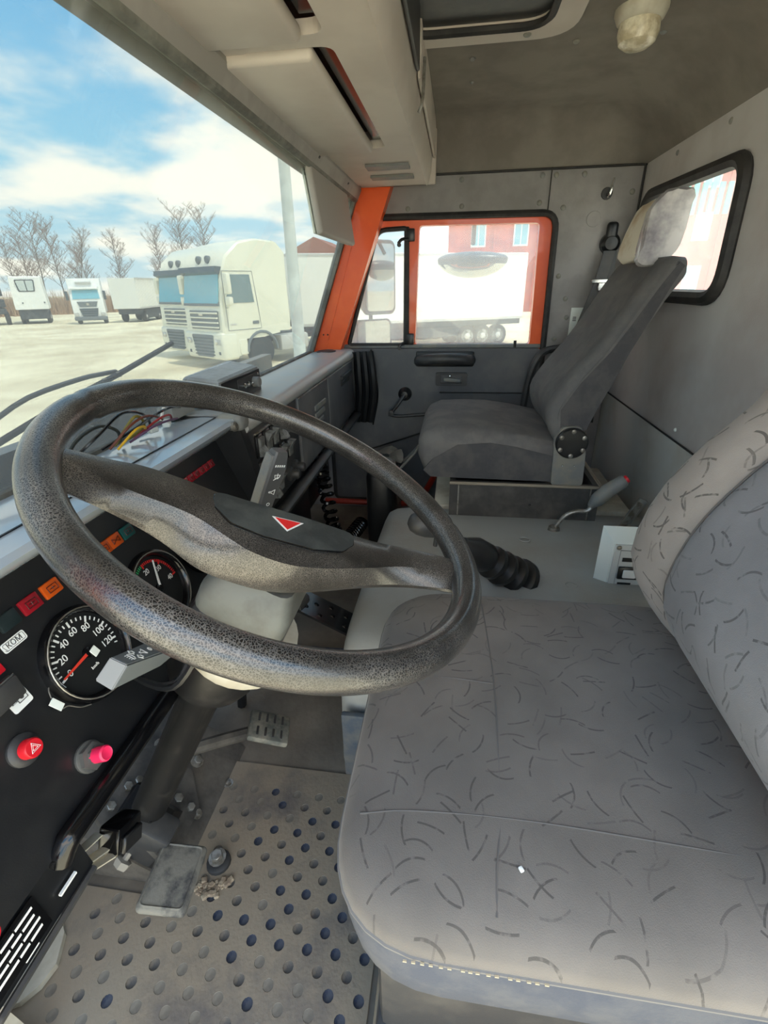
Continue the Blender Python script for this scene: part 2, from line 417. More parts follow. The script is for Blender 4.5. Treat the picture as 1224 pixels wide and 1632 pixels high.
# ================================================================ the cab shell
# floor: flat across the cab; the driver's side carries a dimpled rubber mat on it
o = struct(obj('floor', bx(-0.02, 2.15, -0.64, 0.95, -0.03, -0.004), mFloor))
floor = o
# dimpled mat: a sheet with a staggered field of round recesses, each recess floor a piece of its own
DX, DY = 0.0258, 0.0487
mat_x0, mat_x1, mat_y0, mat_y1 = 0.02, 0.675, 0.088, 0.47
cells = []
hole_r = 0.0088
i = 0
x = 0.51-DX*19
while x < mat_x1-0.012:
    off = 0.177+(0 if i % 2 == 1 else DY/2)
    k0 = math.ceil((mat_y0+0.014-off)/DY)
    y = off+k0*DY
    while y < (0.62 if x < 0.43 else mat_y1)-0.014:
        cells.append((x, y)); y += DY
    x += DX; i += 1
def matcell(bm, x, y0, y1, yc=None):
    """one strip piece of the mat, with or without a round hole"""
    x0, x1 = x-DX/2, x+DX/2
    if yc is None:
        bx(x0, x1, y0, y1, -0.003, 0.0, 0, 1, bm); return
    cn = 12; inn = []; outp = []
    for k in range(cn):
        a_ = 2*PI*k/cn+PI/cn; c_, s_ = math.cos(a_), math.sin(a_)
        inn.append((x+hole_r*c_, yc+hole_r*s_))
        m_ = min((DX/2)/max(abs(c_), 1e-6), ((y1 if s_ > 0 else y0)-yc)/s_ if abs(s_) > 1e-6 else 9)
        outp.append((x+m_*c_, yc+m_*s_))
    ti = [bm.verts.new((p[0], p[1], 0)) for p in inn]; to = [bm.verts.new((p[0], p[1], 0)) for p in outp]; bi = [bm.verts.new((p[0], p[1], -0.003)) for p in inn]
    for k in range(cn):
        q = (k+1) % cn
        bm.faces.new((to[k], to[q], ti[q], ti[k])); bm.faces.new((ti[k], ti[q], bi[q], bi[k]))
    for cx__, cy__, in ((x0, y0), (x1, y0), (x1, y1), (x0, y1)):          # corner triangles
        near = sorted(range(cn), key=lambda k: (outp[k][0]-cx__)**2+(outp[k][1]-cy__)**2)[:2]
        bm.faces.new((bm.verts.new((cx__, cy__, 0)), to[near[0]], to[near[1]]))
bm = BM()
cols_ = {}
for cx_, cy_ in cells: cols_.setdefault(round(cx_, 5), []).append(cy_)
for x_, ys_ in cols_.items():
    ye = 0.64 if x_ < 0.43 else mat_y1
    lo_ = mat_y0
    for yc_ in sorted(ys_):
        if yc_-DY/2 > lo_+1e-5: matcell(bm, x_, lo_, yc_-DY/2)
        matcell(bm, x_, max(yc_-DY/2, lo_), min(yc_+DY/2, ye), yc_); lo_ = min(yc_+DY/2, ye)
    if ye > lo_+1e-5: matcell(bm, x_, lo_, ye)
xl = max(cols_)+DX/2
bx(xl, 0.70, mat_y0, mat_y1, -0.003, 0.0, 0, 1, bm); bx(-0.01, min(cols_)-DX/2, mat_y0, 0.64, -0.003, 0.0, 0, 1, bm)
for v_ in bm.verts:
    if v_.co.z < 0: v_.co.z = -0.0035
bmesh.ops.remove_doubles(bm, verts=bm.verts, dist=2e-5)
matO = struct(obj('floor_mat', bm, mMat, floor, smooth=0))
dm = None
drnd = random.Random(3)
mDimA = mat('dimple_bare', S(40, 48, 66), 0.5, col2=S(70, 74, 84), scale=60)
mDimB = mat('dimple_dusty', S(112, 104, 94), 0.85, col2=S(84, 82, 80), scale=60)
mDimC = mat('dimple_filled', S(124, 117, 106), 0.9, col2=S(108, 102, 93), scale=50)
meshes = []
for mm in (mDimA, mDimB, mDimC):
    dk = 0.35 if mm is mDimC else 1.0
    b_ = BM(); lathe(b_, [(hole_r*1.0, -0.0005*dk), (hole_r*0.95, -0.0022*dk), (hole_r*0.55, -0.0030*dk), (0.0, -0.0032*dk)], (0, 0, 0), (0, 0, 1), 12, cap=False)
    q = obj('dimple', b_, mm, matO); meshes.append(q)
used = [False, False, False]
for cx_, cy_ in cells:
    d = math.hypot(cx_-0.50, (cy_-0.21)*1.3); rr_ = drnd.random()
    j = 0 if rr_ < (0.75 if d < 0.13 else 0.25 if d < 0.22 else 0.14) else 1 if rr_ < (0.95 if d < 0.13 else 0.6 if d < 0.22 else 0.45) else 2
    if not used[j]: q = meshes[j]; used[j] = True
    else: q = meshes[j].copy(); COL.objects.link(q)
    q.location = (cx_, cy_, 0.0)
# toe board: rises ahead of the mat under the pedals
bm = BM()
prism(bm, [(0.44, 0.46, -0.003), (0.44, 0.95, 0.36), (0.44, 0.95, -0.003)], (0.30, 0, 0))
struct(obj('trim_1', bm, mToe, floor))
# plinth the driver's seat stands on
struct(obj('trim_2', bx(0.03, 0.70, -0.60, 0.075, 0.0, 0.055, 0.012), mat('seat_plinth', S(138, 126, 108), 0.8, col2=S(110, 84, 62), scale=7, lo=0.5, hi=0.7, bump=0.4, bscale=90), floor))
# engine cover between the seats
bm = BM()
def hump(u, v):
    return None
prof = [(0.715, -0.004), (0.722, 0.10), (0.728, 0.20), (0.735, 0.275), (0.752, 0.318), (0.79, 0.338), (0.86, 0.345), (1.2, 0.335), (1.46, 0.312), (1.50, 0.300), (1.51, -0.004)]
rings = []
for yy, ins, dz in ((-0.64, 0, 0), (0.13, 0, 0), (0.175, 0.002, -0.006), (0.20, 0.008, -0.02), (0.214, 0.02, -0.05), (0.218, 0.03, -0.09)):
    rings.append([V((px_+(ins if k < 6 else 0), yy, max(pz_+(dz if pz_ > 0.15 else 0), -0.004))) for k, (px_, pz_) in enumerate(prof)])
rings = [[p for p in r_] for r_ in rings]
# only the part between the seats is a hump; beside the passenger seat it drops to the footwell
loft(bm, rings)
eng = tag(obj('engine_cover', bm, mTunnel, smooth=50), 'pale grey rubber covered engine hump between the two seats', 'engine cover')
for px_, py_ in ((1.24, -0.22), (1.10, -0.12), (1.01, -0.30)):
    b_ = BM(); tube(b_, [(px_+0.014*math.cos(t_*PI/8), py_+0.014*math.sin(t_*PI/8), 0.340-0.0028*(px_-0.9)*10*0.8+0.003) for t_ in range(16)], 0.002, 5, closed=True)
    obj('embossed_ring', b_, mTunnel, eng)
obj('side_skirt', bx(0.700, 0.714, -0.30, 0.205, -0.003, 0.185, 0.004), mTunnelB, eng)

# rear wall with a rounded window
win = [(1.385, 0.955), (2.06, 0.955), (2.07, 1.262), (1.40, 1.248)]
wout = rpoly(win, 0.07, 6)
bm = BM(); plate(bm, [(-0.05, -0.03), (2.15, -0.03), (2.15, 1.40), (-0.05, 1.40)], [[(p.x, p.y) for p in wout]], fY(-0.64, -1), 0.03)
wr = struct(obj('wall_rear', bm, mWallR, smooth=0))
# the window: rubber seal, glass
w2 = thing('window_2', 'rear cab window', 'window', (1.72, -0.65, 1.1)); del w2['label'], w2['category']; struct(w2)
bm = BM(); tube(bm, [(p.x, -0.634, p.y) for p in wout], 0.019, 8, closed=True)
obj('rubber_seal', bm, mRubber, w2)
bm = BM(); plate(bm, [(p.x, p.y) for p in wout], [], fY(-0.652, -1), 0.004); obj('pane', bm, gRear, w2, smooth=0)
# lower panel of the rear wall, its top edge a thin lip
obj('lower_panel', bx(0.0, 2.14, -0.638, -0.628, 0.0, 0.583, 0.003), mat('rear_lower_panel', S(204, 206, 203), 0.6, col2=S(186, 180, 166), scale=3, lo=0.45, hi=0.7, bump=0.2, bscale=260), wr)
bm = BM(); tube(bm, [(0.0, -0.630, 0.584), (2.14, -0.630, 0.584)], 0.003, 6); obj('panel_seam', bm, mRubber, wr)
bolt_src = None
def bolt_at(p, axis, parent, m=mWall, r=0.0075, hex_=False):
    b_ = BM(); (hexbolt if hex_ else domebolt)(b_, p, axis, r, 0.005)
    return obj('bolt', b_, m, parent)
for px_, pz_ in ((1.557, 1.345), (1.873, 1.345), (1.24, 1.345), (0.95, 1.345), (0.65, 1.345)): bolt_at((px_, -0.64, pz_), (0, 1, 0), wr, mMidGrey)
bolt_at((1.42, -0.628, 0.615), (0, 1, 0), wr, mWhiteP, 0.006)
# right wall with the door opening
dopen = rpoly([(-0.37, 0.04), (-0.353, 1.232), (0.352, 1.238), (0.503, 0.775), (0.56, 0.74), (0.56, 0.04)], [0.03, 0.055, 0.05, 0.02, 0.02, 0.03], 6)
outerR = [(-0.64, -0.03), (-0.64, 1.372), (0.36, 1.372), (0.655, 0.742), (0.80, 0.60), (0.80, -0.03)]
bm = BM(); plate(bm, outerR, [[(p.x, p.y) for p in dopen]], fX(2.15, 1), 0.03)
wrt = struct(obj('wall_right', bm, mWall, smooth=0))
bm = BM(); tube(bm, [(2.146, -0.318, 1.232), (2.146, -0.318, 1.372)], 0.0022, 6); obj('panel_seam', bm, mRubber, wrt)
bm = BM(); tube(bm, [(2.142, -0.634, 0.3), (2.142, -0.634, 1.37)], 0.004, 6); obj('corner_seam', bm, mRubber, wrt)
bm = BM(); tube(bm, [(2.144, -0.64, 1.367), (2.144, 0.36, 1.367)], 0.004, 6); obj('top_seam', bm, mRubber, wrt)
for py_, pz_ in ((0.003, 1.349), (-0.287, 1.35), (-0.336, 1.349), (-0.434, 1.348), (-0.607, 1.288), (0.204, 1.263), (-0.001, 1.264), (-0.286, 1.265), (-0.373, 1.247), (-0.387, 1.019), (-0.438, 0.869), (-0.40, 0.788), (-0.424, 0.938)):
    bolt_at((2.15, py_, pz_), (-1, 0, 0), wrt, mMidGrey, 0.0095)
bm = BM(); lathe(bm, [(0.026, 0), (0.025, 0.002), (0.0, 0.0025)], (2.15, -0.487, 1.207), (-1, 0, 0), 20); obj('blanking_disc', bm, mWall, wrt)
# coat hook
hk = thing('coat_hook', 'small steel coat hook screwed to the grey side panel above the seat belt', 'hook', (2.15, -0.52, 1.29))
bm = BM(); lathe(bm, [(0.02, 0), (0.019, 0.004), (0.0, 0.005)], (2.15, -0.52, 1.285), (-1, 0, 0), 14); obj('base_plate', bm, mDark, hk)
bm = BM(); tube(bm, [(2.147, -0.52, 1.285), (2.128, -0.521, 1.272), (2.112, -0.523, 1.285), (2.106, -0.527, 1.325)], 0.004, 7, 4); obj('prong', bm, mChrome, hk)
# paper label behind the belt
lb = tag(obj('paper_label', bx(2.1485, 2.1495, -0.572, -0.452, 0.78, 0.905), mWhiteP), 'white paper notice on the side panel behind the passenger seat belt', 'label')
for k in range(3):
    obj('printed_bar', bx(2.1478, 2.1486, -0.475-0.0, -0.462, 0.868-0.006*k, 0.871-0.006*k), mDark, lb)

# ceiling with coved edges at the passenger side and the rear
def ceil_pt(u, v):
    x = -0.05+2.20*u; y = -0.64+1.04*v
    a = min(max((2.15-x)/0.17, 0), 1); b = min(max((y+0.64)/0.24, 0), 1)
    g = lambda t_: (1-(1-t_)**2.3)
    return V((x, y, 1.368+0.140*min(g(a), 1)*g(b)))
bm = BM()
us = [i/18*0.85 for i in range(18)]+[0.85+0.15*i/20 for i in range(21)]
vs = [0.26*i/14 for i in range(14)]+[0.26+0.74*i/8 for i in range(9)]
g = [[bm.verts.new(ceil_pt(u, v)) for v in vs] for u in us]
gt = [[bm.verts.new(ceil_pt(u, v)+V((0, 0, 0.02))) for v in vs] for u in us]
for a in range(len(us)-1):
    for b in range(len(vs)-1):
        bm.faces.new((g[a][b], g[a+1][b], g[a+1][b+1], g[a][b+1])); bm.faces.new((gt[a][b], gt[a][b+1], gt[a+1][b+1], gt[a+1][b]))
ce = struct(obj('ceiling', bm, mCeil, smooth=60))
struct(obj('trim_3', bx(-0.05, 2.17, -0.66, 0.42, 1.53, 1.56), mOrange, ce))
for px_, py_ in ((1.579, -0.011), (1.734, -0.014), (1.528, -0.249), (1.517, -0.436)):
    bolt_at((px_, py_, 1.507), (0, 0, -1), ce, mMidGrey, 0.008 if px_ < 1.7 else 0.005)
# roof hatch frame
hf = thing('roof_hatch', 'grey rounded frame of the roof hatch let into the headliner', 'hatch', (1.1, -0.03, 1.5))
fo = rpoly([(0.74, -0.225), (1.435, -0.225), (1.435, 0.19), (0.74, 0.19)], 0.09, 7); fi = rpoly([(0.80, -0.165), (1.375, -0.165), (1.375, 0.135), (0.80, 0.135)], 0.06, 7)
bm = BM(); plate(bm, [(p.x, p.y) for p in fo], [[(p.x, p.y) for p in fi]], fZ(1.484, 1), 0.03); obj('frame', bm, mCons, hf, smooth=0)
bm = BM(); tube(bm, [(p.x, p.y, 1.486) for p in fi], 0.008, 6, closed=True); obj('rubber_lip', bm, mRubber, hf)
obj('hatch_panel', bx(0.79, 1.385, -0.175, 0.145, 1.498, 1.504), mDark, hf)
for px_, py_ in ((1.40, 0.116), (1.405, -0.125)): bolt_at((px_, py_, 1.484), (0, 0, -1), hf, mMidGrey, 0.009)
# dome lamp
dl = thing('dome_lamp', 'small round cream interior lamp on the headliner', 'lamp', (1.42, -0.36, 1.5))
bm = BM(); lathe(bm, [(0.052, 0), (0.052, 0.008), (0.046, 0.02), (0.040, 0.024), (0, 0.024)], (1.40, -0.352, 1.508), (0, 0, -1), 24); obj('base', bm, mCream, dl)
bm = BM(); lathe(bm, [(0.040, 0.022), (0.041, 0.04), (0.036, 0.056), (0.024, 0.064), (0, 0.066)], (1.40, -0.352, 1.508), (0, 0, -1), 24)
obj('lens', bm, mat('lamp_lens', S(232, 224, 200), 0.25, col2=S(190, 178, 150), scale=30), dl)

# ================================================================ windscreen, pillars, header
wsl = lambda z: 0.614-0.387*(z-0.74)                      # windscreen plane
ws = thing('window_1', '', '', (1.05, 0.5, 1.02)); del ws['label'], ws['category']; struct(ws)
bm = BM(); prism(bm, [(0.03, wsl(0.735), 0.735), (2.075, wsl(0.735), 0.735), (2.075, wsl(1.31), 1.31), (0.03, wsl(1.31), 1.31)], (0, 0.005, 0.002)); obj('pane', bm, gWind, ws, smooth=0)
def slantbox(x0, x1, z0, z1, y0, y1, m, nm, parent):
    b_ = BM(); loft(b_, [[V((x0, wsl(z)+y0, z)), V((x1, wsl(z)+y0, z)), V((x1, wsl(z)+y1, z)), V((x0, wsl(z)+y1, z))] for z in (z0, z1)])
    return obj(nm, b_, m, parent, smooth=0)
slantbox(2.062, 2.088, 0.73, 1.33, -0.012, 0.014, mRubberG, 'rubber_seal', ws)
bm = BM(); tube(bm, [(0.0, wsl(0.742), 0.742), (2.08, wsl(0.742), 0.742)], 0.013, 8); obj('bottom_seal', bm, mRubberG, ws)
bm = BM(); tube(bm, [(0.0, wsl(1.292)-0.004, 1.292), (2.08, wsl(1.292)-0.004, 1.292)], 0.012, 8); obj('top_seal', bm, mRubberG, ws)
# A pillars in body colour
pr = slantbox(2.086, 2.165, 0.60, 1.36, -0.125, 0.015, mOrange, 'trim_4', None); struct(pr)
for dy_ in (-0.05, -0.032):
    bolt_at((2.086, wsl(0.815)+dy_, 0.815), (-1, 0, 0), pr, mBlack, 0.004)
bm = BM(); plate(bm, [(p.x, p.y) for p in rpoly([(wsl(0.79)-0.015, 0.79), (wsl(1.2)-0.012, 1.2), (wsl(1.2)-0.04, 1.2), (wsl(0.79)-0.06, 0.79)], 0.012, 3)], [], fX(2.0835, 1), 0.004); obj('pressed_panel', bm, mOrange, pr)
pl_ = slantbox(-0.07, 0.02, 0.60, 1.36, -0.10, 0.015, mOrange, 'trim_5', None); struct(pl_)
# header rail above the glass
bm = BM(); prism(bm, [(-0.05, 0.432, 1.275), (-0.05, 0.385, 1.290), (-0.05, 0.372, 1.318), (-0.05, 0.372, 1.36), (-0.05, 0.44, 1.40), (-0.05, 0.47, 1.33)], (2.2, 0, 0)); struct(obj('trim_6', bm, mat('header_vinyl', S(160, 156, 150), 0.6, col2=S(142, 138, 133), scale=6), None, smooth=0))
struct(obj('trim_7', bx(-0.05, 2.17, 0.40, 0.47, 1.33, 1.56), mOrange))
# overhead console
oc = thing('overhead_console', 'long grey plastic overhead storage console above the windscreen', 'console', (1.05, 0.25, 1.33))
lidA = rpoly([(0.925, 0.203), (1.525, 0.203), (1.525, 0.352), (0.925, 0.352)], 0.025, 5)
lidB = rpoly([(0.20, 0.203), (0.885, 0.203), (0.885, 0.352), (0.20, 0.352)], 0.025, 5)
ledge = rpoly([(0.02, 0.128), (2.07, 0.128), (2.07, 0.30), (2.03, 0.372), (0.02, 0.372)], [0, 0.03, 0.02, 0.02, 0], 4)
bm = BM(); plate(bm, [(p.x, p.y) for p in ledge], [[(p.x, p.y) for p in lidA], [(p.x, p.y) for p in lidB]], fZ(1.325, 1), 0.018)
obj('tray', bm, mCons, oc, smooth=0)
bm = BM(); prism(bm, [(0.02, 0.128, 1.322), (0.02, 0.120, 1.330), (0.02, 0.112, 1.36), (0.02, 0.106, 1.44), (0.02, 0.125, 1.445), (0.02, 0.135, 1.345)], (2.05, 0, 0)); obj('front_lip', bm, mCons, oc, smooth=50)
for nm_, (a0, a1) in (('shelf_back_near', (0.02, 1.29)), ('shelf_back', (1.33, 2.06))):
    obj('shelf_back', bx(a0, a1, 0.098, 0.106, 1.40, 1.508, 0.003), mDark if a0 < 1 else mCons, oc)
obj('end_cap', bx(2.055, 2.075, 0.095, 0.37, 1.325, 1.50, 0.006), mCons, oc)
for (x0, x1) in ((0.93, 1.52), (0.205, 0.88)):
    bm = BM(); bx(x0, x1, 0.235, 0.392, 1.312, 1.335, 0.009, 3, bm); q = obj('lid', bm, mCons, oc)
    bm = BM(); bx(x0+0.03, x1-0.02, 0.208, 0.232, 1.338, 1.344, 0, 1, bm); obj('finger_slot', bm, mBlackG, oc)
    bm = BM(); tube(bm, [(x0-0.012, 0.375, 1.318), (x0-0.008, 0.384, 1.310), (x0+0.02, 0.392, 1.309), (x0+0.06, 0.394, 1.310)], 0.0025, 6, 4); obj('hinge_wire', bm, mMetal, q)
for y0, y1 in ((0.168, 0.255), (0.168, 0.25)):
    pass
bm = BM(); bx(1.70, 1.76, 0.16, 0.29, 1.318, 1.3245, 0, 1, bm); obj('end_slot', bm, mMidGrey, oc)
bm = BM(); bx(1.86, 1.91, 0.16, 0.30, 1.318, 1.3245, 0, 1, bm); obj('end_slot', bm, mMidGrey, oc)
bm = BM(); tube(bm, [(1.30, 0.100, 1.335), (1.30, 0.092, 1.36), (1.315, 0.09, 1.43)], 0.004, 6, 3); obj('strap_clip', bm, mMetal, oc)
# sun visor hanging at the passenger side
sv = thing('sun_visor', 'grey padded sun visor folded down at the passenger end of the windscreen', 'sun visor', (1.6, 0.375, 1.30))
bm = BM(); box(bm, (1.69, 0.392, 1.222), (0.46, 0.020, 0.190), 0.009, 3, rotm('X', -8)); obj('panel', bm, mat('visor_vinyl', S(172, 167, 160), 0.6, bump=0.1, bscale=400), sv)
bm = BM(); box(bm, (1.69, 0.4075, 1.220), (0.45, 0.006, 0.18), 0.002, 2, rotm('X', -8)); obj('backing', bm, mat('visor_back', S(206, 214, 206), 0.6), sv)
for xx in (1.50, 1.87):
    bm = BM(); tube(bm, [(xx, 0.378, 1.305), (xx, 0.386, 1.318), (xx, 0.396, 1.335)], 0.006, 7, 3); obj('pivot', bm, mDark, sv)

# ================================================================ passenger door
dr = thing('door_1', '', '', (2.15, 0.1, 0.1)); del dr['label'], dr['category']; struct(dr)
seal = [(2.148, p.x, p.y) for p in dopen]
bm = BM(); tube(bm, seal, 0.012, 8, closed=True); obj('door_seal', bm, mRubber, dr)
fr_o = rpoly([(-0.362, 0.70), (-0.347, 1.226), (0.346, 1.230), (0.492, 0.765), (0.51, 0.70)], [0.0, 0.05, 0.045, 0.01, 0], 6)
gl_h = rpoly([(-0.306, 0.765), (-0.297, 1.203), (0.160, 1.208), (0.172, 0.765)], 0.016, 3)
qt_h = rpoly([(0.214, 0.765), (0.210, 1.200), (0.325, 1.196), (0.462, 0.765)], [0.01, 0.01, 0.05, 0.01], 4)
bm = BM(); plate(bm, [(p.x, p.y) for p in fr_o], [[(p.x, p.y) for p in gl_h], [(p.x, p.y) for p in qt_h]], fX(2.158, 1), 0.045); obj('window_frame', bm, mOrange, dr, smooth=0)
bm = BM(); plate(bm, [(p.x, p.y) for p in gl_h], [], fX(2.185, 1), 0.004); obj('pane', bm, gSide, dr, smooth=0)
bm = BM(); plate(bm, [(p.x, p.y) for p in qt_h], [], fX(2.172, 1), 0.004); obj('quarter_pane', bm, gSide, dr, smooth=0)
bm = BM(); tube(bm, [(2.160, p.x, p.y) for p in qt_h], 0.009, 7, closed=True); obj('quarter_seal', bm, mRubber, dr)
bm = BM(); bx(2.150, 2.17, 0.198, 0.212, 0.765, 1.205, 0.004, 2, bm); obj('divider_seal', bm, mRubber, dr)
bm = BM(); bx(2.152, 2.185, -0.36, 0.50, 0.752, 0.768, 0.004, 2, bm); obj('sill_strip', bm, mMidGrey, dr)
for z0 in (0.79, 1.175):
    bm = BM(); bx(2.135, 2.158, 0.176, 0.206, z0-0.022, z0+0.022, 0.004, 2, bm); tube(bm, [(2.14, 0.20, z0-0.012), (2.125, 0.225, z0-0.016), (2.12, 0.238, z0-0.03)], 0.006, 7, 3); lathe(bm, [(0.008, 0), (0.008, 0.012)], (2.13, 0.235, z0-0.034), (-1, 0, 0), 10)
    obj('vent_catch', bm, mBlack, dr)
bm = BM(); cyl(bm, (2.155, -0.246, 0.755), (2.155, -0.246, 0.782), 0.006, 10); obj('lock_pin', bm, mBlack, dr)
# door card
bm = BM(); plate(bm, [(p.x, p.y) for p in rpoly([(-0.355, 0.05), (-0.352, 0.752), (0.545, 0.752), (0.55, 0.05)], 0.015, 3)], [], fX(2.134, 1), 0.03); obj('door_card', bm, mDoor, dr, smooth=0)
for zc, dz, x_ in ((0.47, 0.0, 2.126), ):
    bm = BM(); tube(bm, [(2.131, 0.285, 0.470), (2.130, 0.24, 0.462), (2.130, 0.10, 0.474), (2.130, -0.10, 0.494), (2.131, -0.30, 0.500)], 0.0075, 7, 5); obj('pocket_rim', bm, mDark, dr)
bm = BM(); tube(bm, [(2.131, 0.38, 0.30), (2.131, 0.25, 0.345), (2.131, 0.09, 0.40), (2.131, 0.0, 0.42)], 0.004, 6, 5); obj('pressed_crease', bm, mBlack, dr)
bm = BM(); tube(bm, [(2.131, 0.36, 0.75), (2.131, 0.345, 0.66), (2.131, 0.335, 0.55), (2.131, 0.36, 0.42)], 0.004, 6, 5); obj('pressed_crease', bm, mBlack, dr)
bm = BM(); bx(2.127, 2.136, -0.30, 0.06, 0.568, 0.572, 0.001, 1, bm); obj('card_joint', bm, mBlack, dr)
# grab handle
bm = BM(); tube(bm, [(2.128, 0.158, 0.703), (2.100, 0.148, 0.708), (2.088, 0.11, 0.715), (2.086, 0.045, 0.718), (2.088, -0.02, 0.716), (2.100, -0.06, 0.712), (2.128, -0.072, 0.706)], 0.021, 10, 4, flat=(0.75, 1.0)); h_ = obj('pull_handle', bm, mDark, dr)
bm = BM(); bx(2.122, 2.135, -0.08, 0.165, 0.68, 0.742, 0.006, 2, bm); obj('handle_recess', bm, mBlack, dr)
# inner release
bm = BM(); plate(bm, [(p.x, p.y) for p in rpoly([(-0.056, 0.600), (-0.056, 0.655), (0.078, 0.655), (0.078, 0.600)], 0.008, 3)], [[(-0.034, 0.612), (-0.034, 0.645), (0.056, 0.645), (0.056, 0.612)]], fX(2.120, 1), 0.016); q = obj('release_surround', bm, mDark, dr, smooth=0)
bm = BM(); box(bm, (2.126, 0.008, 0.624), (0.012, 0.072, 0.016), 0.004, 2, rotm('X', 6)); obj('release_lever', bm, mMidGrey, q)
bm = BM(); lathe(bm, [(0.006, 0), (0.004, 0.004), (0, 0.005)], (2.125, 0.018, 0.640), (-1, 0, 0), 10); obj('screw', bm, mChrome, q)
# window crank
bm = BM(); lathe(bm, [(0.030, 0), (0.030, 0.008), (0.022, 0.016), (0.014, 0.030), (0, 0.032)], (2.134, 0.212, 0.562), (-1, 0, 0), 18); q = obj('crank_boss', bm, mBlack, dr)
bm = BM(); tube(bm, [(2.108, 0.212, 0.562), (2.096, 0.238, 0.525), (2.098, 0.268, 0.487)], 0.0075, 8, 4); obj('crank_arm', bm, mDark, q)
bm = BM(); lathe(bm, [(0.009, 0), (0.013, 0.012), (0.012, 0.026), (0, 0.028)], (2.098, 0.268, 0.487), (-1, 0, 0), 12); obj('crank_knob', bm, mDark, q)
# folded rubber bellows where the dash meets the door
bm = BM()
for k in range(4):
    tube(bm, [(2.118-0.004*k, 0.365+0.026*k, 0.742), (2.10, 0.352+0.03*k, 0.66), (2.10, 0.350+0.03*k, 0.56), (2.115, 0.372+0.028*k, 0.44)], 0.017, 8, 4)
q = obj('corner_boot', bm, mBlack, dr)
# grab bar on the B pillar side of the door opening
gb = thing('grab_bar', 'bent dark tubular grab bar between passenger door and passenger seat', 'grab bar', (2.12, -0.33, 0.5))
bm = BM(); tube(bm, [(2.135, -0.305, 0.42), (2.10, -0.298, 0.50), (2.092, -0.306, 0.62), (2.092, -0.325, 0.70), (2.10, -0.355, 0.742), (2.125, -0.40, 0.752), (2.142, -0.442, 0.752)], 0.0145, 9, 5); obj('rail', bm, mDark, gb)
bm = BM(); bx(2.138, 2.149, -0.465, -0.42, 0.735, 0.768, 0.004, 2, bm); obj('foot_plate', bm, mDark, gb)
bolt_at((2.138, -0.452, 0.752), (-1, 0, 0), gb, mChrome, 0.005)
# seat belt
sb = thing('seat_belt', 'black seat belt running down the side panel behind the passenger seat', 'seat belt', (2.14, -0.54, 0.9))
bm = BM(); bx(2.120, 2.148, -0.575, -0.535, 1.13, 1.195, 0.012, 3, bm); lathe(bm, [(0.036, 0), (0.034, 0.018), (0.022, 0.03), (0, 0.032)], (2.148, -0.556, 1.125), (-1, 0, 0), 20); obj('upper_anchor', bm, mBlack, sb)
bm = BM(); loft(bm, [[V((2.120, y0, z)), V((2.120, y1, z)), V((2.123, y1, z)), V((2.123, y0, z))] for y0, y1, z in ((-0.580, -0.532, 1.10), (-0.590, -0.535, 0.90), (-0.60, -0.545, 0.45))]); obj('webbing', bm, mBlack, sb, smooth=0)
bm = BM(); loft(bm, [[V((x_, y0, z)), V((x_, y1, z)), V((x_-0.003, y1, z)), V((x_-0.003, y0, z))] for x_, y0, y1, z in ((2.112, -0.572, -0.532, 1.10), (2.105, -0.552, -0.512, 0.99), (2.10, -0.500, -0.455, 0.80), (2.09, -0.46, -0.41, 0.66), (2.08, -0.43, -0.38, 0.52))]); obj('shoulder_webbing', bm, mDark, sb, smooth=0)
bm = BM(); bx(2.094, 2.099, -0.580, -0.500, 0.992, 1.006, 0.002, 1, bm); bx(2.094, 2.098, -0.555, -0.527, 0.965, 0.993, 0.002, 1, bm); obj('tongue', bm, mChrome, sb)

# ================================================================ dashboard
T22 = R(22.0); PN = V((0, -math.cos(T22), math.sin(T22))); PB = V((0, math.sin(T22), math.cos(T22)))
def PF(x, b, d=0.0):                                        # point on the tilted instrument panel, d in front of it
    return V((x, 0.45, 0.585))+PB*b+PN*d
PROT = Matrix((V((1, 0, 0)), PB, PN)).transposed()          # panel frame: x across, y up the panel, z towards the driver
db = thing('dashboard', 'black full width dashboard with tilted instrument panel under the windscreen', 'dashboard', (1.05, 0.55, 0.40))
# top pad: cluster hood, then the passenger side with rounded edge
bm = BM()
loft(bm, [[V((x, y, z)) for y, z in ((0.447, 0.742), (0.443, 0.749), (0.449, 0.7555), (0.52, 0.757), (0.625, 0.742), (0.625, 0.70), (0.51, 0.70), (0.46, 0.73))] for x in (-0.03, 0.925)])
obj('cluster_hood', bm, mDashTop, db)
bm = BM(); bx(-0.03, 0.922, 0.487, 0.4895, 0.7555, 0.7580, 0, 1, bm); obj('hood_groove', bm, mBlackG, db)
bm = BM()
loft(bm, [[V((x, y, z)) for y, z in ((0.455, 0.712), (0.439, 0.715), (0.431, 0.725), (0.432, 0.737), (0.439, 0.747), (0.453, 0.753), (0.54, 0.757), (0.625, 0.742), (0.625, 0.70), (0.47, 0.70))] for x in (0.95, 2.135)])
obj('top_pad', bm, mat('top_pad_sky_sheen', S(164, 170, 172), 0.38, col2=S(174, 172, 166), scale=8, spec=0.7, bump=0.03, bscale=500), db, smooth=50)  # pale base carries the windscreen sky's reflection as painted colour
bm = BM(); box(bm, (0.94, 0.46, 0.745), (0.045, 0.06, 0.035), 0.012, 3); obj('hood_end_cap', bm, mMidGrey, db)
bm = BM(); lathe(bm, [(0.04, 0), (0.04, 0.003), (0.034, 0.005), (0.030, 0.003), (0, 0.003)], (2.02, 0.53, 0.7545), (0, 0.02, 1), 24); obj('demister_vent', bm, mDark, db)
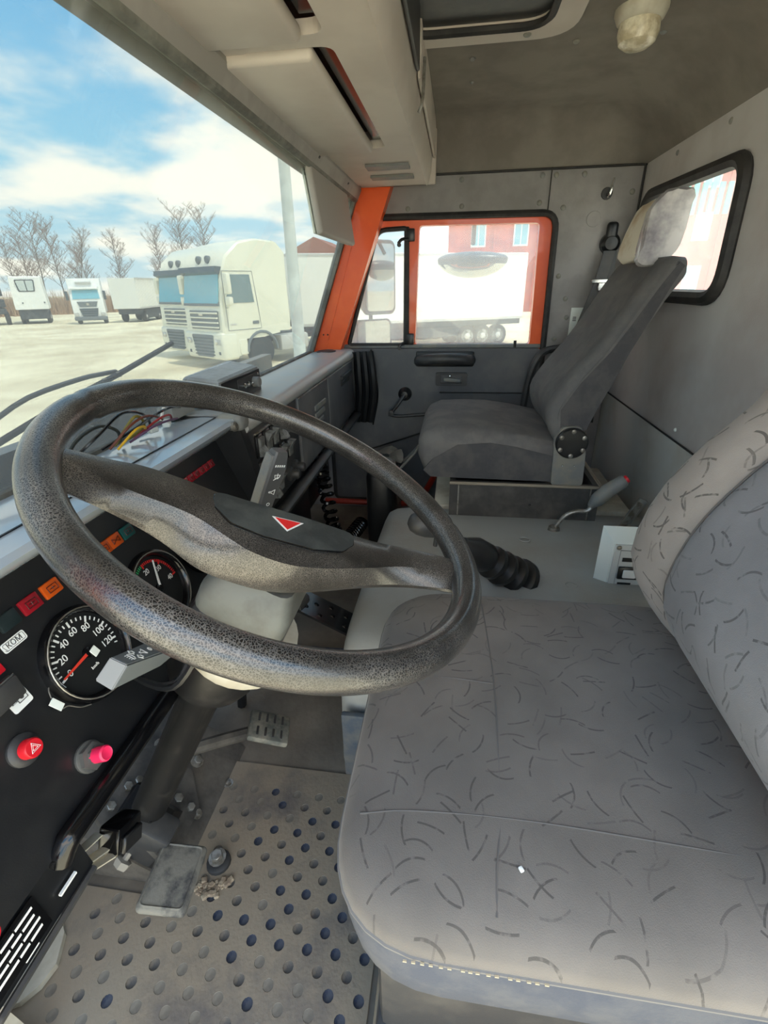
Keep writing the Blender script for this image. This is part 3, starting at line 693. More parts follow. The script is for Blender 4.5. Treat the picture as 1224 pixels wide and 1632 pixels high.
# instrument panel
bm = BM(); loft(bm, [[PF(x, b_, d_) for b_, d_ in ((-0.138, 0), (0.150, 0), (0.150, -0.02), (-0.138, -0.02))] for x in (-0.03, 0.935)]); pnl = obj('instrument_panel', bm, mBlack, db, smooth=0)
bm = BM(); tube(bm, [PF(0.25, -0.150, -0.004), PF(0.262, -0.136, 0.006), PF(0.30, -0.134, 0.008), PF(0.60, -0.134, 0.008), PF(0.925, -0.134, 0.008)], 0.0125, 10, 3); obj('panel_lip', bm, mBlackG, db)
bm = BM(); prism(bm, [(0.926, 0.445, 0.752), (0.926, 0.385, 0.47), (0.926, 0.405, 0.445), (0.926, 0.60, 0.50), (0.926, 0.60, 0.752)], (0.03, 0, 0)); obj('cluster_end_wall', bm, mBlack, db, smooth=0)
bm = BM(); lathe(bm, [(0.010, 0), (0.010, 0.006), (0.007, 0.009), (0, 0.009)], (0.905, 0.444, 0.743), (0, -1, 0.2), 14); obj('cluster_screw', bm, mMetal, db)
bm = BM(); prism(bm, [(-0.03, 0.402, 0.455), (-0.03, 0.392, 0.398), (-0.03, 0.45, 0.392), (-0.03, 0.55, 0.40), (-0.03, 0.55, 0.46)], (0.305, 0, 0)); low = obj('lower_fascia', bm, mBlack, db, smooth=0)
bm = BM(); bx(-0.03, 0.95, 0.43, 0.62, 0.47, 0.49, 0, 1, bm); obj('under_tray', bm, mBlackG, db)
# gauges: bezel, dial, ticks, numerals, needle
def gauge(name, x, b, r, ticks, nums, needle, ndl_mat, a_of):
    c = PF(x, b, 0)
    bm = BM(); lathe(bm, [(r*1.10, -0.004), (r*1.12, 0.003), (r*1.08, 0.010), (r*1.0, 0.012), (r*0.955, 0.009), (r*0.93, -0.002)], c, PN, 40, cap=False)
    g = obj(name, bm, mBlackG, db); WORLD[g.name] = V((0, 0, 0))
    bm = BM(); lathe(bm, [(r*0.94, 0.0), (0, 0.0006)], c, PN, 36, cap=False); obj('dial', bm, mat('dial_face', S(24, 26, 27), 0.5), g)
    bm = BM(); tube(bm, [PF(x+r*1.03*math.cos(k*PI/20), b+r*1.03*math.sin(k*PI/20), 0.0115) for k in range(40)], 0.0010, 5, closed=True); obj('bezel_rim', bm, mMetal, g)
    groups = {}
    for v, big, mm in ticks:
        a = R(a_of(v)); r0, r1 = (0.70, 0.84) if big else (0.76, 0.84)
        wv = 0.0013 if big else 0.0008
        ca, sa = math.cos(a), math.sin(a)
        q = groups.setdefault(mm.name, (BM(), mm))[0]
        ring = [PF(x+ca*r*rr-sa*s_*wv, b+sa*r*rr+ca*s_*wv, 0.0012) for rr, s_ in ((r0, -1), (r1, -1), (r1, 1), (r0, 1))]
        prism(q, ring, PN*0.0004)
    for q, mm in groups.values(): obj('tick_marks', q, mm, g, smooth=0, kind='stuff')
    for s_, v, sz in nums:
        a = R(a_of(v)); text('numeral', s_, sz, PF(x+math.cos(a)*r*0.58, b+math.sin(a)*r*0.58, 0.0014), (1, 0, 0), PB, mWhite, g)
    a = R(a_of(needle)); ca, sa = math.cos(a), math.sin(a)
    bm = BM(); prism(bm, [PF(x+ca*r*rr-sa*w_, b+sa*r*rr+ca*w_, 0.004) for rr, w_ in ((-0.05, -0.0022), (0.80, -0.0010), (0.80, 0.0010), (-0.05, 0.0022))], PN*0.001); obj('needle', bm, ndl_mat, g, smooth=0)
    bm = BM(); lathe(bm, [(r*0.12, 0.001), (r*0.12, 0.0045), (0, 0.006)], c, PN, 16); obj('needle_hub', bm, mBlackG, g)
    return g
sp = gauge('speedometer', 0.414, -0.002, 0.056, [(v, v % 20 == 0, mWhite) for v in range(0, 126, 5)], [(str(v), v, 0.0125) for v in range(0, 121, 20)], 2, mat('needle_red', S(214, 60, 44), 0.5), lambda v: 187-33.6*v/20)
bm = BM(); box(bm, PF(0.420, -0.006, 0.006), (0.010, 0.012, 0.0015), 0.0004, 1, PROT @ rotm('Z', 12)); obj('paper_scrap', bm, mWhiteP, sp)
text('unit_text', 'km/h', 0.006, PF(0.412, -0.022, 0.0014), (1, 0, 0), PB, mWhite, sp)
bm = BM(); tube(bm, [PF(0.414+0.0485*math.cos(R(a_)), -0.002+0.0485*math.sin(R(a_)), 0.0012) for a_ in range(135, 200, 5)], 0.0006, 4); obj('scale_line', bm, mWhite, sp)
tk = [(v, v % 10 == 0, (mat('tick_green', S(60, 190, 120), 0.5) if v < 20 else mRedS)) for v in range(0, 41, 1)]
ta = gauge('tachometer', 0.570, -0.010, 0.056, tk, [(str(v), v, 0.0115) for v in (10, 20, 30, 40)], 26, mWhite, lambda v: 190-47.5*(v/10))
gauge('pressure_gauge', 0.704, -0.004, 0.050, [(v, v % 2 == 0, mWhite) for v in range(0, 11)], [(str(v), v, 0.010) for v in (0, 5, 10)], 7, mWhite, lambda v: 220-26*v)
bm = BM(); lathe(bm, [(0.047, 0.007), (0, 0.007)], PF(0.704, -0.004, 0), PN, 24)
bm.free()
# warning lamps and symbols
def lamp(x, b, w_, h_, m, nm='warning_lamp'):
    bm = BM(); box(bm, PF(x, b, 0.002), (w_, h_, 0.005), 0.0018, 2, PROT); return obj(nm, bm, m, db)
def glyph(parent, x, b, strokes, m=mDark, d=0.0052, r=0.0006):
    bm = BM()
    for st in strokes: tube(bm, [PF(x+p[0], b+p[1], d) for p in st], r, 4)
    return obj('symbol', bm, m, parent, smooth=0)
rect_ = [(-.007, -.004), (.007, -.004), (.007, .004), (-.007, .004), (-.007, -.004)]
for x, m in ((0.366, mLampK), (0.397, mLampR), (0.429, mLampO), (0.526, mLampO), (0.551, mLampO), (0.580, mLampT), (0.330, mLampK)):
    q = lamp(x, 0.090, 0.026, 0.019, m)
    if m is not mLampK: glyph(q, x, 0.090, [rect_, [(-.004, 0), (.004, 0)], [(0, -.002), (0, .002)]] if x != 0.551 else [[(-.007, -.004), (.007, .004), (.007, -.004), (-.007, .004), (-.007, -.004)]], mat('symbol_dark', S(70, 14, 12), 0.5))
for k in range(6):
    q = lamp(0.762+0.0205*k, 0.098, 0.019, 0.015, mLampR); glyph(q, 0.762+0.0205*k, 0.098, [[(-.004, -.003), (.004, -.003), (.004, .003), (-.004, .003), (-.004, -.003)]], mat('symbol_dark', S(70, 14, 12), 0.5))
# KOM plate, symbol plate, switches at the left edge
def sticker(x, b, w_, h_, r_, m=mWhite):
    bm = BM(); pts = rpoly([(-w_/2, -h_/2), (w_/2, -h_/2), (w_/2, h_/2), (-w_/2, h_/2)], r_, 4)
    prism(bm, [PF(x+p.x, b+p.y, 0.0006) for p in pts], PN*0.0006); return obj('sticker', bm, m, db, smooth=0)
q = sticker(0.357, 0.067, 0.030, 0.0115, 0.003); text('sticker_text', 'КОМ', 0.0085, PF(0.357, 0.067, 0.0014), (1, 0, 0), PB, mDark, q)
glyph(q, 0.357, 0.067, [[(p.x, p.y) for p in rpoly([(-.0132, -.0042), (.0132, -.0042), (.0132, .0042), (-.0132, .0042)], .002, 3)]+[(-.0112, -.0042)]], mDark, 0.0013, 0.0003)
q = sticker(0.322, 0.016, 0.024, 0.024, 0.003)
glyph(q, 0.322, 0.016, [[(-.002, -.005), (.009, -.005), (.009, .006), (-.002, .006), (-.002, -.005)], [(-.009, .004), (-.003, -.002), (-.009, -.002), (-.003, .004)]], mDark, 0.0014, 0.0006)
bm = BM(); lathe(bm, [(0.0025, 0), (0.0025, 0.0008)], PF(0.3255, 0.0155, 0.0011), PN, 10); obj('symbol', bm, mDark, q)
q = lamp(0.308, 0.058, 0.046, 0.018, mRed, 'rocker_switch'); 
bm = BM(); box(bm, PF(0.304, 0.031, 0.006), (0.05, 0.026, 0.014), 0.003, 2, PROT @ rotm('X', 10)); q = obj('rocker_switch', bm, mDark, db)
bm = BM(); box(bm, PF(0.304, 0.044, 0.012), (0.048, 0.0018, 0.002), 0, 1, PROT); obj('switch_edge', bm, mChrome, q)
bm = BM(); lathe(bm, [(0.0175, 0), (0.0175, 0.003), (0.0145, 0.006), (0.011, 0.007), (0.0, 0.007)], PF(0.293, -0.029, 0), PN, 28); hz = obj('hazard_button', bm, mDark, db)
bm = BM(); lathe(bm, [(0.0105, 0.006), (0.0105, 0.016), (0.009, 0.018), (0, 0.018)], PF(0.293, -0.029, 0), PN, 24); obj('button_cap', bm, mRed, hz)
for s_ in (0.0062, 0.0034):
    bm = BM(); tube(bm, [PF(0.293+s_*math.cos(R(a_)), -0.029+s_*math.sin(R(a_)), 0.0182) for a_ in (90, 210, 330)], 0.0005, 4, closed=True); obj('warning_triangle', bm, mWhite, hz, smooth=0)
bm = BM(); lathe(bm, [(0.0185, 0), (0.0185, 0.003), (0.0165, 0.004)], PF(0.336, -0.096, 0), PN, 24); lathe(bm, [(0.0165, 0.003), (0.0165, 0.010), (0.0105, 0.011), (0.0105, 0.014)], PF(0.336, -0.096, 0), PN, 6); pk = obj('push_button', bm, mat('button_nut', S(92, 92, 90), 0.4, 0.3), db)
bm = BM(); lathe(bm, [(0.0092, 0.012), (0.0092, 0.028), (0.0075, 0.030), (0.006, 0.029), (0, 0.029)], PF(0.336, -0.096, 0), PN, 22); obj('button_cap', bm, mPink, pk)
# wired paper tag hanging from the speedometer
bm = BM(); box(bm, PF(0.343, -0.018, 0.008), (0.009, 0.017, 0.0012), 0.0003, 1, PROT @ rotm('Z', 20)); q = obj('seal_tag', bm, mWhiteP, db)
bm = BM(); tube(bm, [PF(0.343, -0.008, 0.008), PF(0.346, -0.001, 0.007), PF(0.350, 0.002, 0.005)], 0.0006, 5, 3); tube(bm, [PF(0.345, -0.027, 0.008), PF(0.352, -0.030, 0.008), PF(0.362, -0.043, 0.006), PF(0.375, -0.052, 0.004)], 0.0007, 5, 3); obj('seal_wire', bm, mMetal, q)
# warning label with lines of small print, knobs on the lower fascia
bm = BM(); prism(bm, [(0.150, 0.3905, 0.408), (0.214, 0.3905, 0.408), (0.214, 0.3985, 0.452), (0.150, 0.3985, 0.452)], (0, -0.0008, 0)); lbq = obj('warning_label', bm, mBlackG, low, smooth=0)
for k in range(4):
    z0 = 0.4445-0.0085*k; y0 = 0.3890+0.008*(z0-0.408)/0.044
    seg = [(0.152, 0.170), (0.1715, 0.186), (0.188, 0.208)] if k % 2 == 0 else [(0.152, 0.177), (0.179, 0.19), (0.192, 0.206)]
    bm = BM()
    for a_, b_ in seg: bx(a_, b_, y0-0.0006, y0, z0-0.0017, z0+0.0015, 0, 1, bm)
    obj('print_line', bm, mWhite, lbq, smooth=0)
for x_, z_ in ((0.150, 0.470), (0.168, 0.477)):
    bm = BM(); lathe(bm, [(0.006, 0), (0.006, 0.006), (0.011, 0.009), (0.012, 0.014), (0.010, 0.018), (0, 0.019)], (x_, 0.405, z_), (0, -1, 0.25), 20); obj('valve_knob', bm, mRed, db)
for a_, b_, z_ in ((0.231, 0.254, 0.4175), (0.180, 0.196, 0.4055)): obj('small_print', bx(a_, b_, 0.3900, 0.3915 if z_ < 0.41 else 0.3930, z_, z_+0.0028, 0, 1), mWhite, low, smooth=0)
bm = BM(); tube(bm, [(0.01, 0.388, 0.394), (0.13, 0.388, 0.394), (0.272, 0.389, 0.396)], 0.004, 6); obj('trim_bead', bm, mDark, low)
# centre stack
bm = BM(); bx(0.955, 1.30, 0.438, 0.62, 0.495, 0.742, 0.006, 2, bm); cs = obj('centre_stack', bm, mDark, db)
bm = BM(); bx(0.965, 1.285, 0.432, 0.44, 0.722, 0.730, 0.002, 1, bm); bx(0.985, 1.13, 0.433, 0.44, 0.700, 0.705, 0.001, 1, bm); obj('bright_strip', bm, mMetal, cs)
sw_m = mat('rocker_face', S(128, 130, 128), 0.4, col2=S(92, 92, 90), scale=60)
for r_ in range(3):
    for c_ in range(5):
        if (r_, c_) in ((2, 3), (2, 4)): continue
        x_ = 1.000+0.047*c_; z_ = 0.672-0.062*r_
        bm = BM(); bx(x_-0.017, x_+0.017, 0.430, 0.440, z_-0.027, z_+0.027, 0.003, 1, bm); q = obj('rocker_switch', bm, mBlack, cs)
        bm = BM(); up_ = (r_+c_) % 3 == 0
        prism(bm, [(x_-0.013, 0.431, z_+0.022), (x_-0.013, 0.424 if up_ else 0.413, z_+0.020), (x_-0.013, 0.425, z_), (x_-0.013, 0.413 if up_ else 0.426, z_-0.020), (x_-0.013, 0.431, z_-0.022)], (0.026, 0, 0)); obj('rocker', bm, sw_m, q, smooth=0)
for x_, z_ in ((1.185, 0.535), (1.235, 0.538)):
    bm = BM(); lathe(bm, [(0.020, 0), (0.020, 0.006), (0.013, 0.010), (0.013, 0.026), (0.010, 0.030), (0, 0.030)], (x_, 0.438, z_), (0, -1, 0), 16); obj('rotary_knob', bm, mDark, cs)
# passenger side: lockers
bm = BM(); bx(1.30, 2.13, 0.452, 0.62, 0.47, 0.735, 0.004, 1, bm); obj('locker_carcass', bm, mBlack, db)
for (x0, x1, hx0, hx1, hz) in ((1.315, 1.655, 1.47, 1.60, 0.625), (1.668, 2.118, 1.85, 2.02, 0.655)):
    bm = BM(); bx(x0, x1, 0.436, 0.455, 0.492, 0.716, 0.006, 2, bm); q = obj('locker_door', bm, mDoor, db)
    bm = BM(); bx(x0+0.004, x1-0.004, 0.4345, 0.438, 0.709, 0.714, 0.001, 1, bm); obj('door_edge', bm, mMetal if x0 < 1.5 else mMidGrey, q)
    for k in range(3 if x0 < 1.5 else 2):
        bm = BM(); bx(hx0, hx1-(0.02*k), 0.424 if (k == 0 and x0 > 1.5) else 0.431, 0.438, hz+0.022-0.024*k-0.008, hz+0.022-0.024*k+0.008, 0.002, 1, bm); obj('handle_bar', bm, mDark if x0 > 1.5 else mMidGrey, q)
bm = BM(); tube(bm, [(0.985, 0.425, 0.474), (1.3, 0.425, 0.474), (2.14, 0.425, 0.474)], 0.018, 10, flat=(1.0, 0.7)); obj('shelf_rail', bm, mDark, db)
# dark heater housing and firewall below the dash
struct(obj('wall_front', bx(-0.05, 2.15, 0.82, 0.86, -0.02, 0.73), mBlack))
bm = BM(); bx(1.16, 1.62, 0.52, 0.80, 0.06, 0.44, 0.03, 2, bm); bx(1.70, 2.06, 0.56, 0.80, 0.16, 0.44, 0.02, 2, bm); obj('heater_housing', bm, mBlack, db)

# grey control box standing on the dash top
cb = thing('control_box', 'grey box with black face and small knob standing on top of the dashboard', 'control box', (1.11, 0.55, 0.757))
bm = BM(); loft(bm, [[V(p) for p in r_] for r_ in (((0.985, 0.505, 0.758), (1.225, 0.505, 0.754), (1.268, 0.605, 0.754), (1.01, 0.600, 0.756)), ((0.990, 0.503, 0.815), (1.214, 0.505, 0.816), (1.262, 0.604, 0.820), (1.006, 0.594, 0.820)), ((0.997, 0.510, 0.820), (1.210, 0.512, 0.821), (1.256, 0.600, 0.825), (1.012, 0.590, 0.825)))])
obj('housing', bm, mat('box_grey', S(150, 154, 156), 0.4, col2=S(132, 134, 134), scale=20), cb, smooth=0)
bm = BM(); bx(1.000, 1.215, 0.500, 0.505, 0.758, 0.812, 0.001, 1, bm); fc = obj('front_panel', bm, mBlack, cb)
bm = BM(); bx(1.075, 1.195, 0.4985, 0.501, 0.768, 0.806, 0.001, 1, bm); obj('label_plate', bm, mDark, fc)
bm = BM(); lathe(bm, [(0.013, 0), (0.013, 0.014), (0.010, 0.017), (0, 0.017)], (1.168, 0.499, 0.786), (0, -1, 0), 18); obj('knob', bm, mMidGrey, cb)
for x_ in (1.105, 1.128):
    bm = BM(); lathe(bm, [(0.006, 0), (0.006, 0.005), (0.003, 0.008), (0.003, 0.016), (0, 0.017)], (x_, 0.499, 0.787), (0, -1, 0.2), 10); obj('toggle', bm, mChrome, cb)
bm = BM(); lathe(bm, [(0.004, 0), (0, 0.003)], (1.203, 0.500, 0.800), (0, -1, 0), 8); obj('screw', bm, mChrome, fc)
pdm = mat('pedestal_grey', S(150, 152, 148), 0.6)
cb2 = tag(obj('small_box', bx(0.895, 0.985, 0.565, 0.60, 0.755, 0.800, 0.004), pdm), 'small light grey box on the dash beside the loose wires', 'box')
# loose wiring behind the hood
wl = thing('wiring_loom', 'tangle of loose coloured wires lying on the dash against the windscreen', 'wires', (0.78, 0.57, 0.757))
wires = [(mBlackG, 0.0035, [(0.62, 0.575, 0.765), (0.66, 0.55, 0.795), (0.72, 0.545, 0.815), (0.79, 0.555, 0.795), (0.82, 0.57, 0.765), (0.80, 0.585, 0.757)]),
         (mBlackG, 0.0035, [(0.70, 0.585, 0.757), (0.75, 0.56, 0.775), (0.83, 0.55, 0.79), (0.90, 0.56, 0.785), (0.96, 0.575, 0.765)]),
         (mat('wire_white', S(235, 232, 222), 0.5), 0.004, [(0.88, 0.585, 0.760), (0.90, 0.575, 0.80), (0.94, 0.57, 0.812), (0.965, 0.575, 0.79), (0.96, 0.585, 0.758)]),
         (mat('wire_yellow', S(222, 176, 40), 0.5), 0.003, [(0.70, 0.555, 0.758), (0.735, 0.54, 0.782), (0.77, 0.545, 0.778), (0.79, 0.565, 0.760)]),
         (mat('wire_brown', S(110, 52, 30), 0.5), 0.003, [(0.70, 0.57, 0.758), (0.73, 0.545, 0.79), (0.78, 0.545, 0.795), (0.83, 0.555, 0.78), (0.87, 0.57, 0.762)]),
         (mat('wire_red', S(150, 40, 40), 0.5), 0.003, [(0.76, 0.565, 0.758), (0.80, 0.54, 0.782), (0.85, 0.545, 0.78), (0.88, 0.56, 0.764)]),
         (mat('wire_purple', S(96, 60, 92), 0.5), 0.0028, [(0.74, 0.56, 0.758), (0.78, 0.535, 0.776), (0.84, 0.54, 0.772), (0.90, 0.56, 0.76)]),
         (mat('wire_olive', S(130, 118, 50), 0.5), 0.0035, [(0.72, 0.575, 0.757), (0.755, 0.55, 0.80), (0.79, 0.56, 0.775), (0.76, 0.575, 0.758)]),
         (mat('wire_dark', S(40, 44, 40), 0.5), 0.004, [(0.60, 0.58, 0.757), (0.64, 0.575, 0.79), (0.69, 0.57, 0.80), (0.735, 0.575, 0.78), (0.75, 0.585, 0.757)])]
for m_, r_, pts in wires:
    bm = BM(); tube(bm, pts, r_*0.72, 7, 6); obj('wire', bm, m_, wl)
bm = BM(); box(bm, (0.845, 0.55, 0.765), (0.026, 0.014, 0.012), 0.002, 1, rotm('Z', 25)); obj('connector', bm, mWhiteP, wl)
bm = BM(); box(bm, (0.80, 0.552, 0.764), (0.02, 0.012, 0.010), 0.002, 1, rotm('Z', -15)); obj('connector', bm, mWhiteP, wl)

# black connector plug on cream ribbon cables below the dash, left of the pedals
fb = thing('cable_plug', 'black plug on cream ribbon cables hanging under the left end of the dashboard', 'plug', (0.33, 0.41, 0.36))
for k, (p0, p1) in enumerate((((0.262, 0.43, 0.40), (0.318, 0.425, 0.372)), ((0.255, 0.425, 0.395), (0.312, 0.415, 0.355)), ((0.250, 0.42, 0.394), (0.308, 0.405, 0.350)))):
    bm = BM(); tube(bm, [p0, (V(p0)+V(p1))/2+V((0, 0, -0.003)), p1], 0.007, 6, 3, flat=(1.0, 0.25)); obj('ribbon_cable', bm, mCream, fb)
bm = BM(); box(bm, (0.335, 0.412, 0.352), (0.046, 0.030, 0.036), 0.004, 2, rotm('Y', 28)); q = obj('plug_body', bm, mBlackG, fb)
bm = BM(); box(bm, (0.333, 0.395, 0.346), (0.036, 0.006, 0.022), 0.002, 1, rotm('Y', 28)); obj('latch', bm, mBlack, q)
# cream wheel arch panel at the left foot
bm = BM(); prism(bm, [(x_, y_, -0.002) for x_, y_ in ((0.375, 0.652), (0.345, 0.618), (0.305, 0.600), (0.277, 0.606), (0.255, 0.622), (0.236, 0.66), (0.236, 0.78), (0.395, 0.78))], (0, 0, 0.014)); KICK = bm
struct(obj('trim_12', KICK, mCream, smooth=0))
bm = BM(); loft(bm, [[V(p) for p in r_] for r_ in (((0.20, 0.50, 0.0), (0.215, 0.50, 0.0), (0.215, 0.80, 0.0), (0.20, 0.80, 0.0)), ((0.205, 0.56, 0.02), (0.225, 0.56, 0.02), (0.225, 0.80, 0.02), (0.205, 0.80, 0.02)), ((0.20, 0.60, 0.10), (0.23, 0.60, 0.10), (0.23, 0.80, 0.10), (0.20, 0.80, 0.10)), ((0.15, 0.62, 0.3), (0.20, 0.62, 0.3), (0.20, 0.80, 0.3), (0.15, 0.80, 0.3)))])
struct(obj('trim_8', bm, mCream))

# ================================================================ steering wheel and column
WC = V((0.481, 0.182, 0.779)); WA = R(27.8)
E1 = V((1, 0, 0)); E2 = V((0, math.cos(WA), math.sin(WA))); E3 = V((0, -math.sin(WA), math.cos(WA)))
swh = thing('steering_wheel', 'large worn two spoke steering wheel with cracked grey black rim', 'steering wheel', tuple(WC), rot=(WA, 0, 0))
bm = BM()
RR, rt = 0.235, 0.0172
nU, nV = 160, 20
rings = []
for i in range(nU+1):
    a = 2*PI*i/nU; c = V((math.cos(a), math.sin(a), 0))
    dst = min(abs((math.degrees(a)-s_+180) % 360-180) for s_ in (97, 301.5))
    k = 1.0-0.10*math.exp(-(dst/0.7)**2)
    grip = 1+0.02*math.sin(a*44) if 20 < math.degrees(a) < 95 else 1.0
    rings.append([c*(RR+rt*k*math.cos(2*PI*j/nV)*(grip if math.cos(2*PI*j/nV) < 0 else 1))+V((0, 0, rt*k*1.04*math.sin(2*PI*j/nV))) for j in range(nV)])
loft(bm, rings, True, False)
obj('rim', bm, mLeather, swh, local=True, smooth=60)
# moulded grip on the far half of the rim, a bit thicker and plain black
stn = [((-.117, .208, .002), (-.138, .187, .002), (-.153, .173, -.008)), ((-.104, .188, .003), (-.127, .168, .003), (-.143, .155, -.012)), ((-.075, .165, -.006), (-.110, .140, -.006), (-.128, .139, -.024)),
       ((-.05, .145, -.012), (-.098, .115, -.012), (-.115, .124, -.035)), ((-.030, .108, -.017), (-.086, .090, -.017), (-.105, .102, -.045)),
       ((-.015, .073, -.022), (-.078, .064, -.022), (-.098, .080, -.055)), ((.003, .035, -.025), (-.082, .030, -.024), (-.096, .045, -.066)),
       ((.017, .004, -.026), (-.083, .000, -.026), (-.086, .012, -.072)), ((.028, -.04, -.0255), (-.074, -.038, -.026), (-.070, -.030, -.074)),
       ((.036, -.08, -.023), (-.052, -.076, -.024), (-.044, -.074, -.068)), ((.042, -.115, -.019), (-.022, -.118, -.019), (-.024, -.112, -.055)),
       ((.051, -.157, -.012), (.001, -.153, -.012), (-.008, -.155, -.038)), ((.056, -.20, -.003), (.017, -.195, -.003), (.002, -.20, -.022)), ((.056, -.233, .003), (.029, -.230, .003), (.008, -.235, -.012))]
rows = []
for U_, F_, L_ in stn:
    U_, F_, L_ = V(U_), V(F_), V(L_)
    mid = (U_+F_)/2+V((0, 0, 0.003)); b1 = F_*0.7+L_*0.3+V((-0.004, 0, 0)); b2 = F_*0.3+L_*0.7+V((-0.005, 0, -0.002))
    Lu = L_*0.8+U_*0.2+V((0, 0, -0.012)); Uu = U_*0.85+L_*0.15+V((0.0, 0, -0.024)); Uv = U_+V((0.004, 0, -0.010))
    rows.append([U_+V((0, 0, -0.003)), U_*0.9+F_*0.1+V((0, 0, 0.001)), mid, F_*0.92+U_*0.08+V((0, 0, 0.001)), F_, b1, b2, L_, Lu, (Lu+Uu)/2+V((0, 0, -0.006)), Uu, Uv])
cols = list(zip(*rows)); cols = [catmull(c_, 4) for c_ in cols]
rings = [list(r_) for r_ in zip(*cols)]
bm = BM(); loft(bm, rings); obj('spoke', bm, mLeather2, swh, local=True, smooth=28)
ins = [(-.019, .077), (-.005, .037), (.0165, -.021), (.036, -.086), (.012, -.091), (-.011, -.082), (-.033, -.052), (-.053, .002), (-.058, .037), (-.045, .062)]
ins = [(p.x-0.005, p.y) for p in rpoly(ins, 0.012, 3)]
def hubz(u, v): return -0.0195
bm = BM(); plate(bm, ins, [], lambda u, v, d: V((u, v, -0.0225+d)), 0.0035); pad = obj('horn_pad', bm, mat('pad_vinyl', S(48, 52, 52), 0.55, col2=S(70, 74, 72), scale=20, bump=0.15, bscale=500), swh, local=True, smooth=0)
bm = BM(); tube(bm, [(p[0], p[1], -0.0205) for p in ins], 0.0012, 5, closed=True); obj('pad_edge', bm, mBlackG, pad, local=True)
tri = [(-.0135, .0075), (.0025, -.027), (-.0275, -.0165)]
bm = BM(); prism(bm, [(p[0]-0.004, p[1], -0.0191) for p in tri], (0, 0, 0.0006)); obj('triangle_border', bm, mWhite, pad, local=True, smooth=0)
cx_ = sum(p[0] for p in tri)/3; cy_ = sum(p[1] for p in tri)/3
bm = BM(); prism(bm, [(cx_-0.004+(p[0]-cx_)*0.80, cy_+(p[1]-cy_)*0.80, -0.0187) for p in tri], (0, 0, 0.0006)); obj('red_triangle', bm, mRedS, pad, local=True, smooth=0)

def WL(u, v, w_): return WC+E1*u+E2*v+E3*w_
scn = thing('steering_column', 'dark steering column with grey shroud and two stalks below the wheel', 'steering column', (0.48, 0.5, 0.10))
bm = BM(); lathe(bm, [(0.024, -0.045), (0.024, -0.16), (0.032, -0.16)], tuple(WC), E3, 20); obj('upper_tube', bm, mBlack, scn)
def shroud(u0, u1, v0, v1, w0, w1, bev, m, nm, taper=0.8):
    bm = BM(); 
    rings = []
    for w_, k in ((w0, taper), (w0-0.008, taper+0.06), ((w0+w1)/2, 1.0), (w1+0.006, 1.0), (w1, 0.97)):
        cu, cv = (u0+u1)/2, (v0+v1)/2; hu, hv = (u1-u0)/2*k, (v1-v0)/2*k
        rings.append([WL(cu+p.x, cv+p.y, w_) for p in rpoly([(-hu, -hv), (hu, -hv), (hu, hv), (-hu, hv)], bev, 4)])
    loft(bm, rings); return obj(nm, bm, m, scn, smooth=35)
shroud(-0.072, 0.046, -0.068, 0.045, -0.085, -0.145, 0.020, mat('shroud_grey', S(96, 98, 94), 0.5, col2=S(84, 84, 80), scale=20), 'upper_shroud', 0.78)
shroud(-0.070, 0.044, -0.066, 0.043, -0.145, -0.205, 0.018, mBlack, 'shroud_collar', 1.0)
bm = BM(); lathe(bm, [(0.062, -0.205), (0.068, -0.235), (0.066, -0.29), (0.058, -0.315), (0.036, -0.322), (0.030, -0.33), (0.030, -0.70)], tuple(WC), E3, 26); obj('lower_tube', bm, mat('column_black', S(18, 18, 19), 0.4, col2=S(46, 44, 42), scale=30, lo=0.55, hi=0.75), scn)
bm = BM(); lathe(bm, [(0.07, -0.20), (0.074, -0.215), (0.074, -0.238), (0.069, -0.245)], tuple(WL(0.0, -0.02, 0)), E3, 26); obj('collar_ring', bm, mCream, scn)
for u, v in ((0.048, -0.06), (0.05, -0.02)):
    bm = BM(); lathe(bm, [(0.005, 0), (0.005, 0.004), (0, 0.006)], tuple(WL(u+0.004, v, -0.165)), E1, 10); obj('screw', bm, mChrome, scn)
# cables beside the column
for k in range(3):
    bm = BM(); tube(bm, [WL(-0.07-0.006*k, 0.03-0.01*k, -0.17), WL(-0.085-0.008*k, 0.02, -0.24), WL(-0.06, 0.06+0.01*k, -0.31), WL(-0.02, 0.12, -0.34)], 0.004, 6, 5); obj('cable', bm, mBlack if k != 1 else mDark, scn)
# left stalk: grey paddle with printed lamp, arrow and horn symbols
mStalk = mat('stalk_grey', S(104, 110, 114), 0.45)
T1, T2 = V((0.300, 0.301, 0.696)), V((0.300, 0.286, 0.688))
Bt1, Bt2 = V((0.286, 0.311, 0.680)), V((0.286, 0.297, 0.669))
F1, F2 = V((0.375, 0.3195, 0.650)), V((0.375, 0.2995, 0.638))
ax = ((F1+F2)/2-(T1+T2)/2).normalized(); sd = (F2-F1).normalized(); fn = ax.cross(sd).normalized()
if fn.z < 0: fn = -fn
G1, G2 = F1+ax*0.05, F2+ax*0.05; H0 = WL(-0.03, 0.02, -0.17)
bm = BM(); loft(bm, [[T1, T2, Bt2, Bt1], [F1, F2, F2-fn*0.021, F1-fn*0.021], [G1*0.8+G2*0.2, G1*0.2+G2*0.8, G1*0.2+G2*0.8-fn*0.018, G1*0.8+G2*0.2-fn*0.018], [H0+V((0, .006, .006)), H0+V((0, -.006, .006)), H0+V((0, -.006, -.006)), H0+V((0, .006, -.006))]])
ed = [e_ for e_ in bm.edges]; bmesh.ops.bevel(bm, geom=ed, offset=0.0015, segments=2, affect='EDGES')
ls = obj('light_stalk', bm, mStalk, scn, smooth=25)
tn = (T2-T1).cross(Bt1-T1).normalized()
if tn.x > 0: tn = -tn
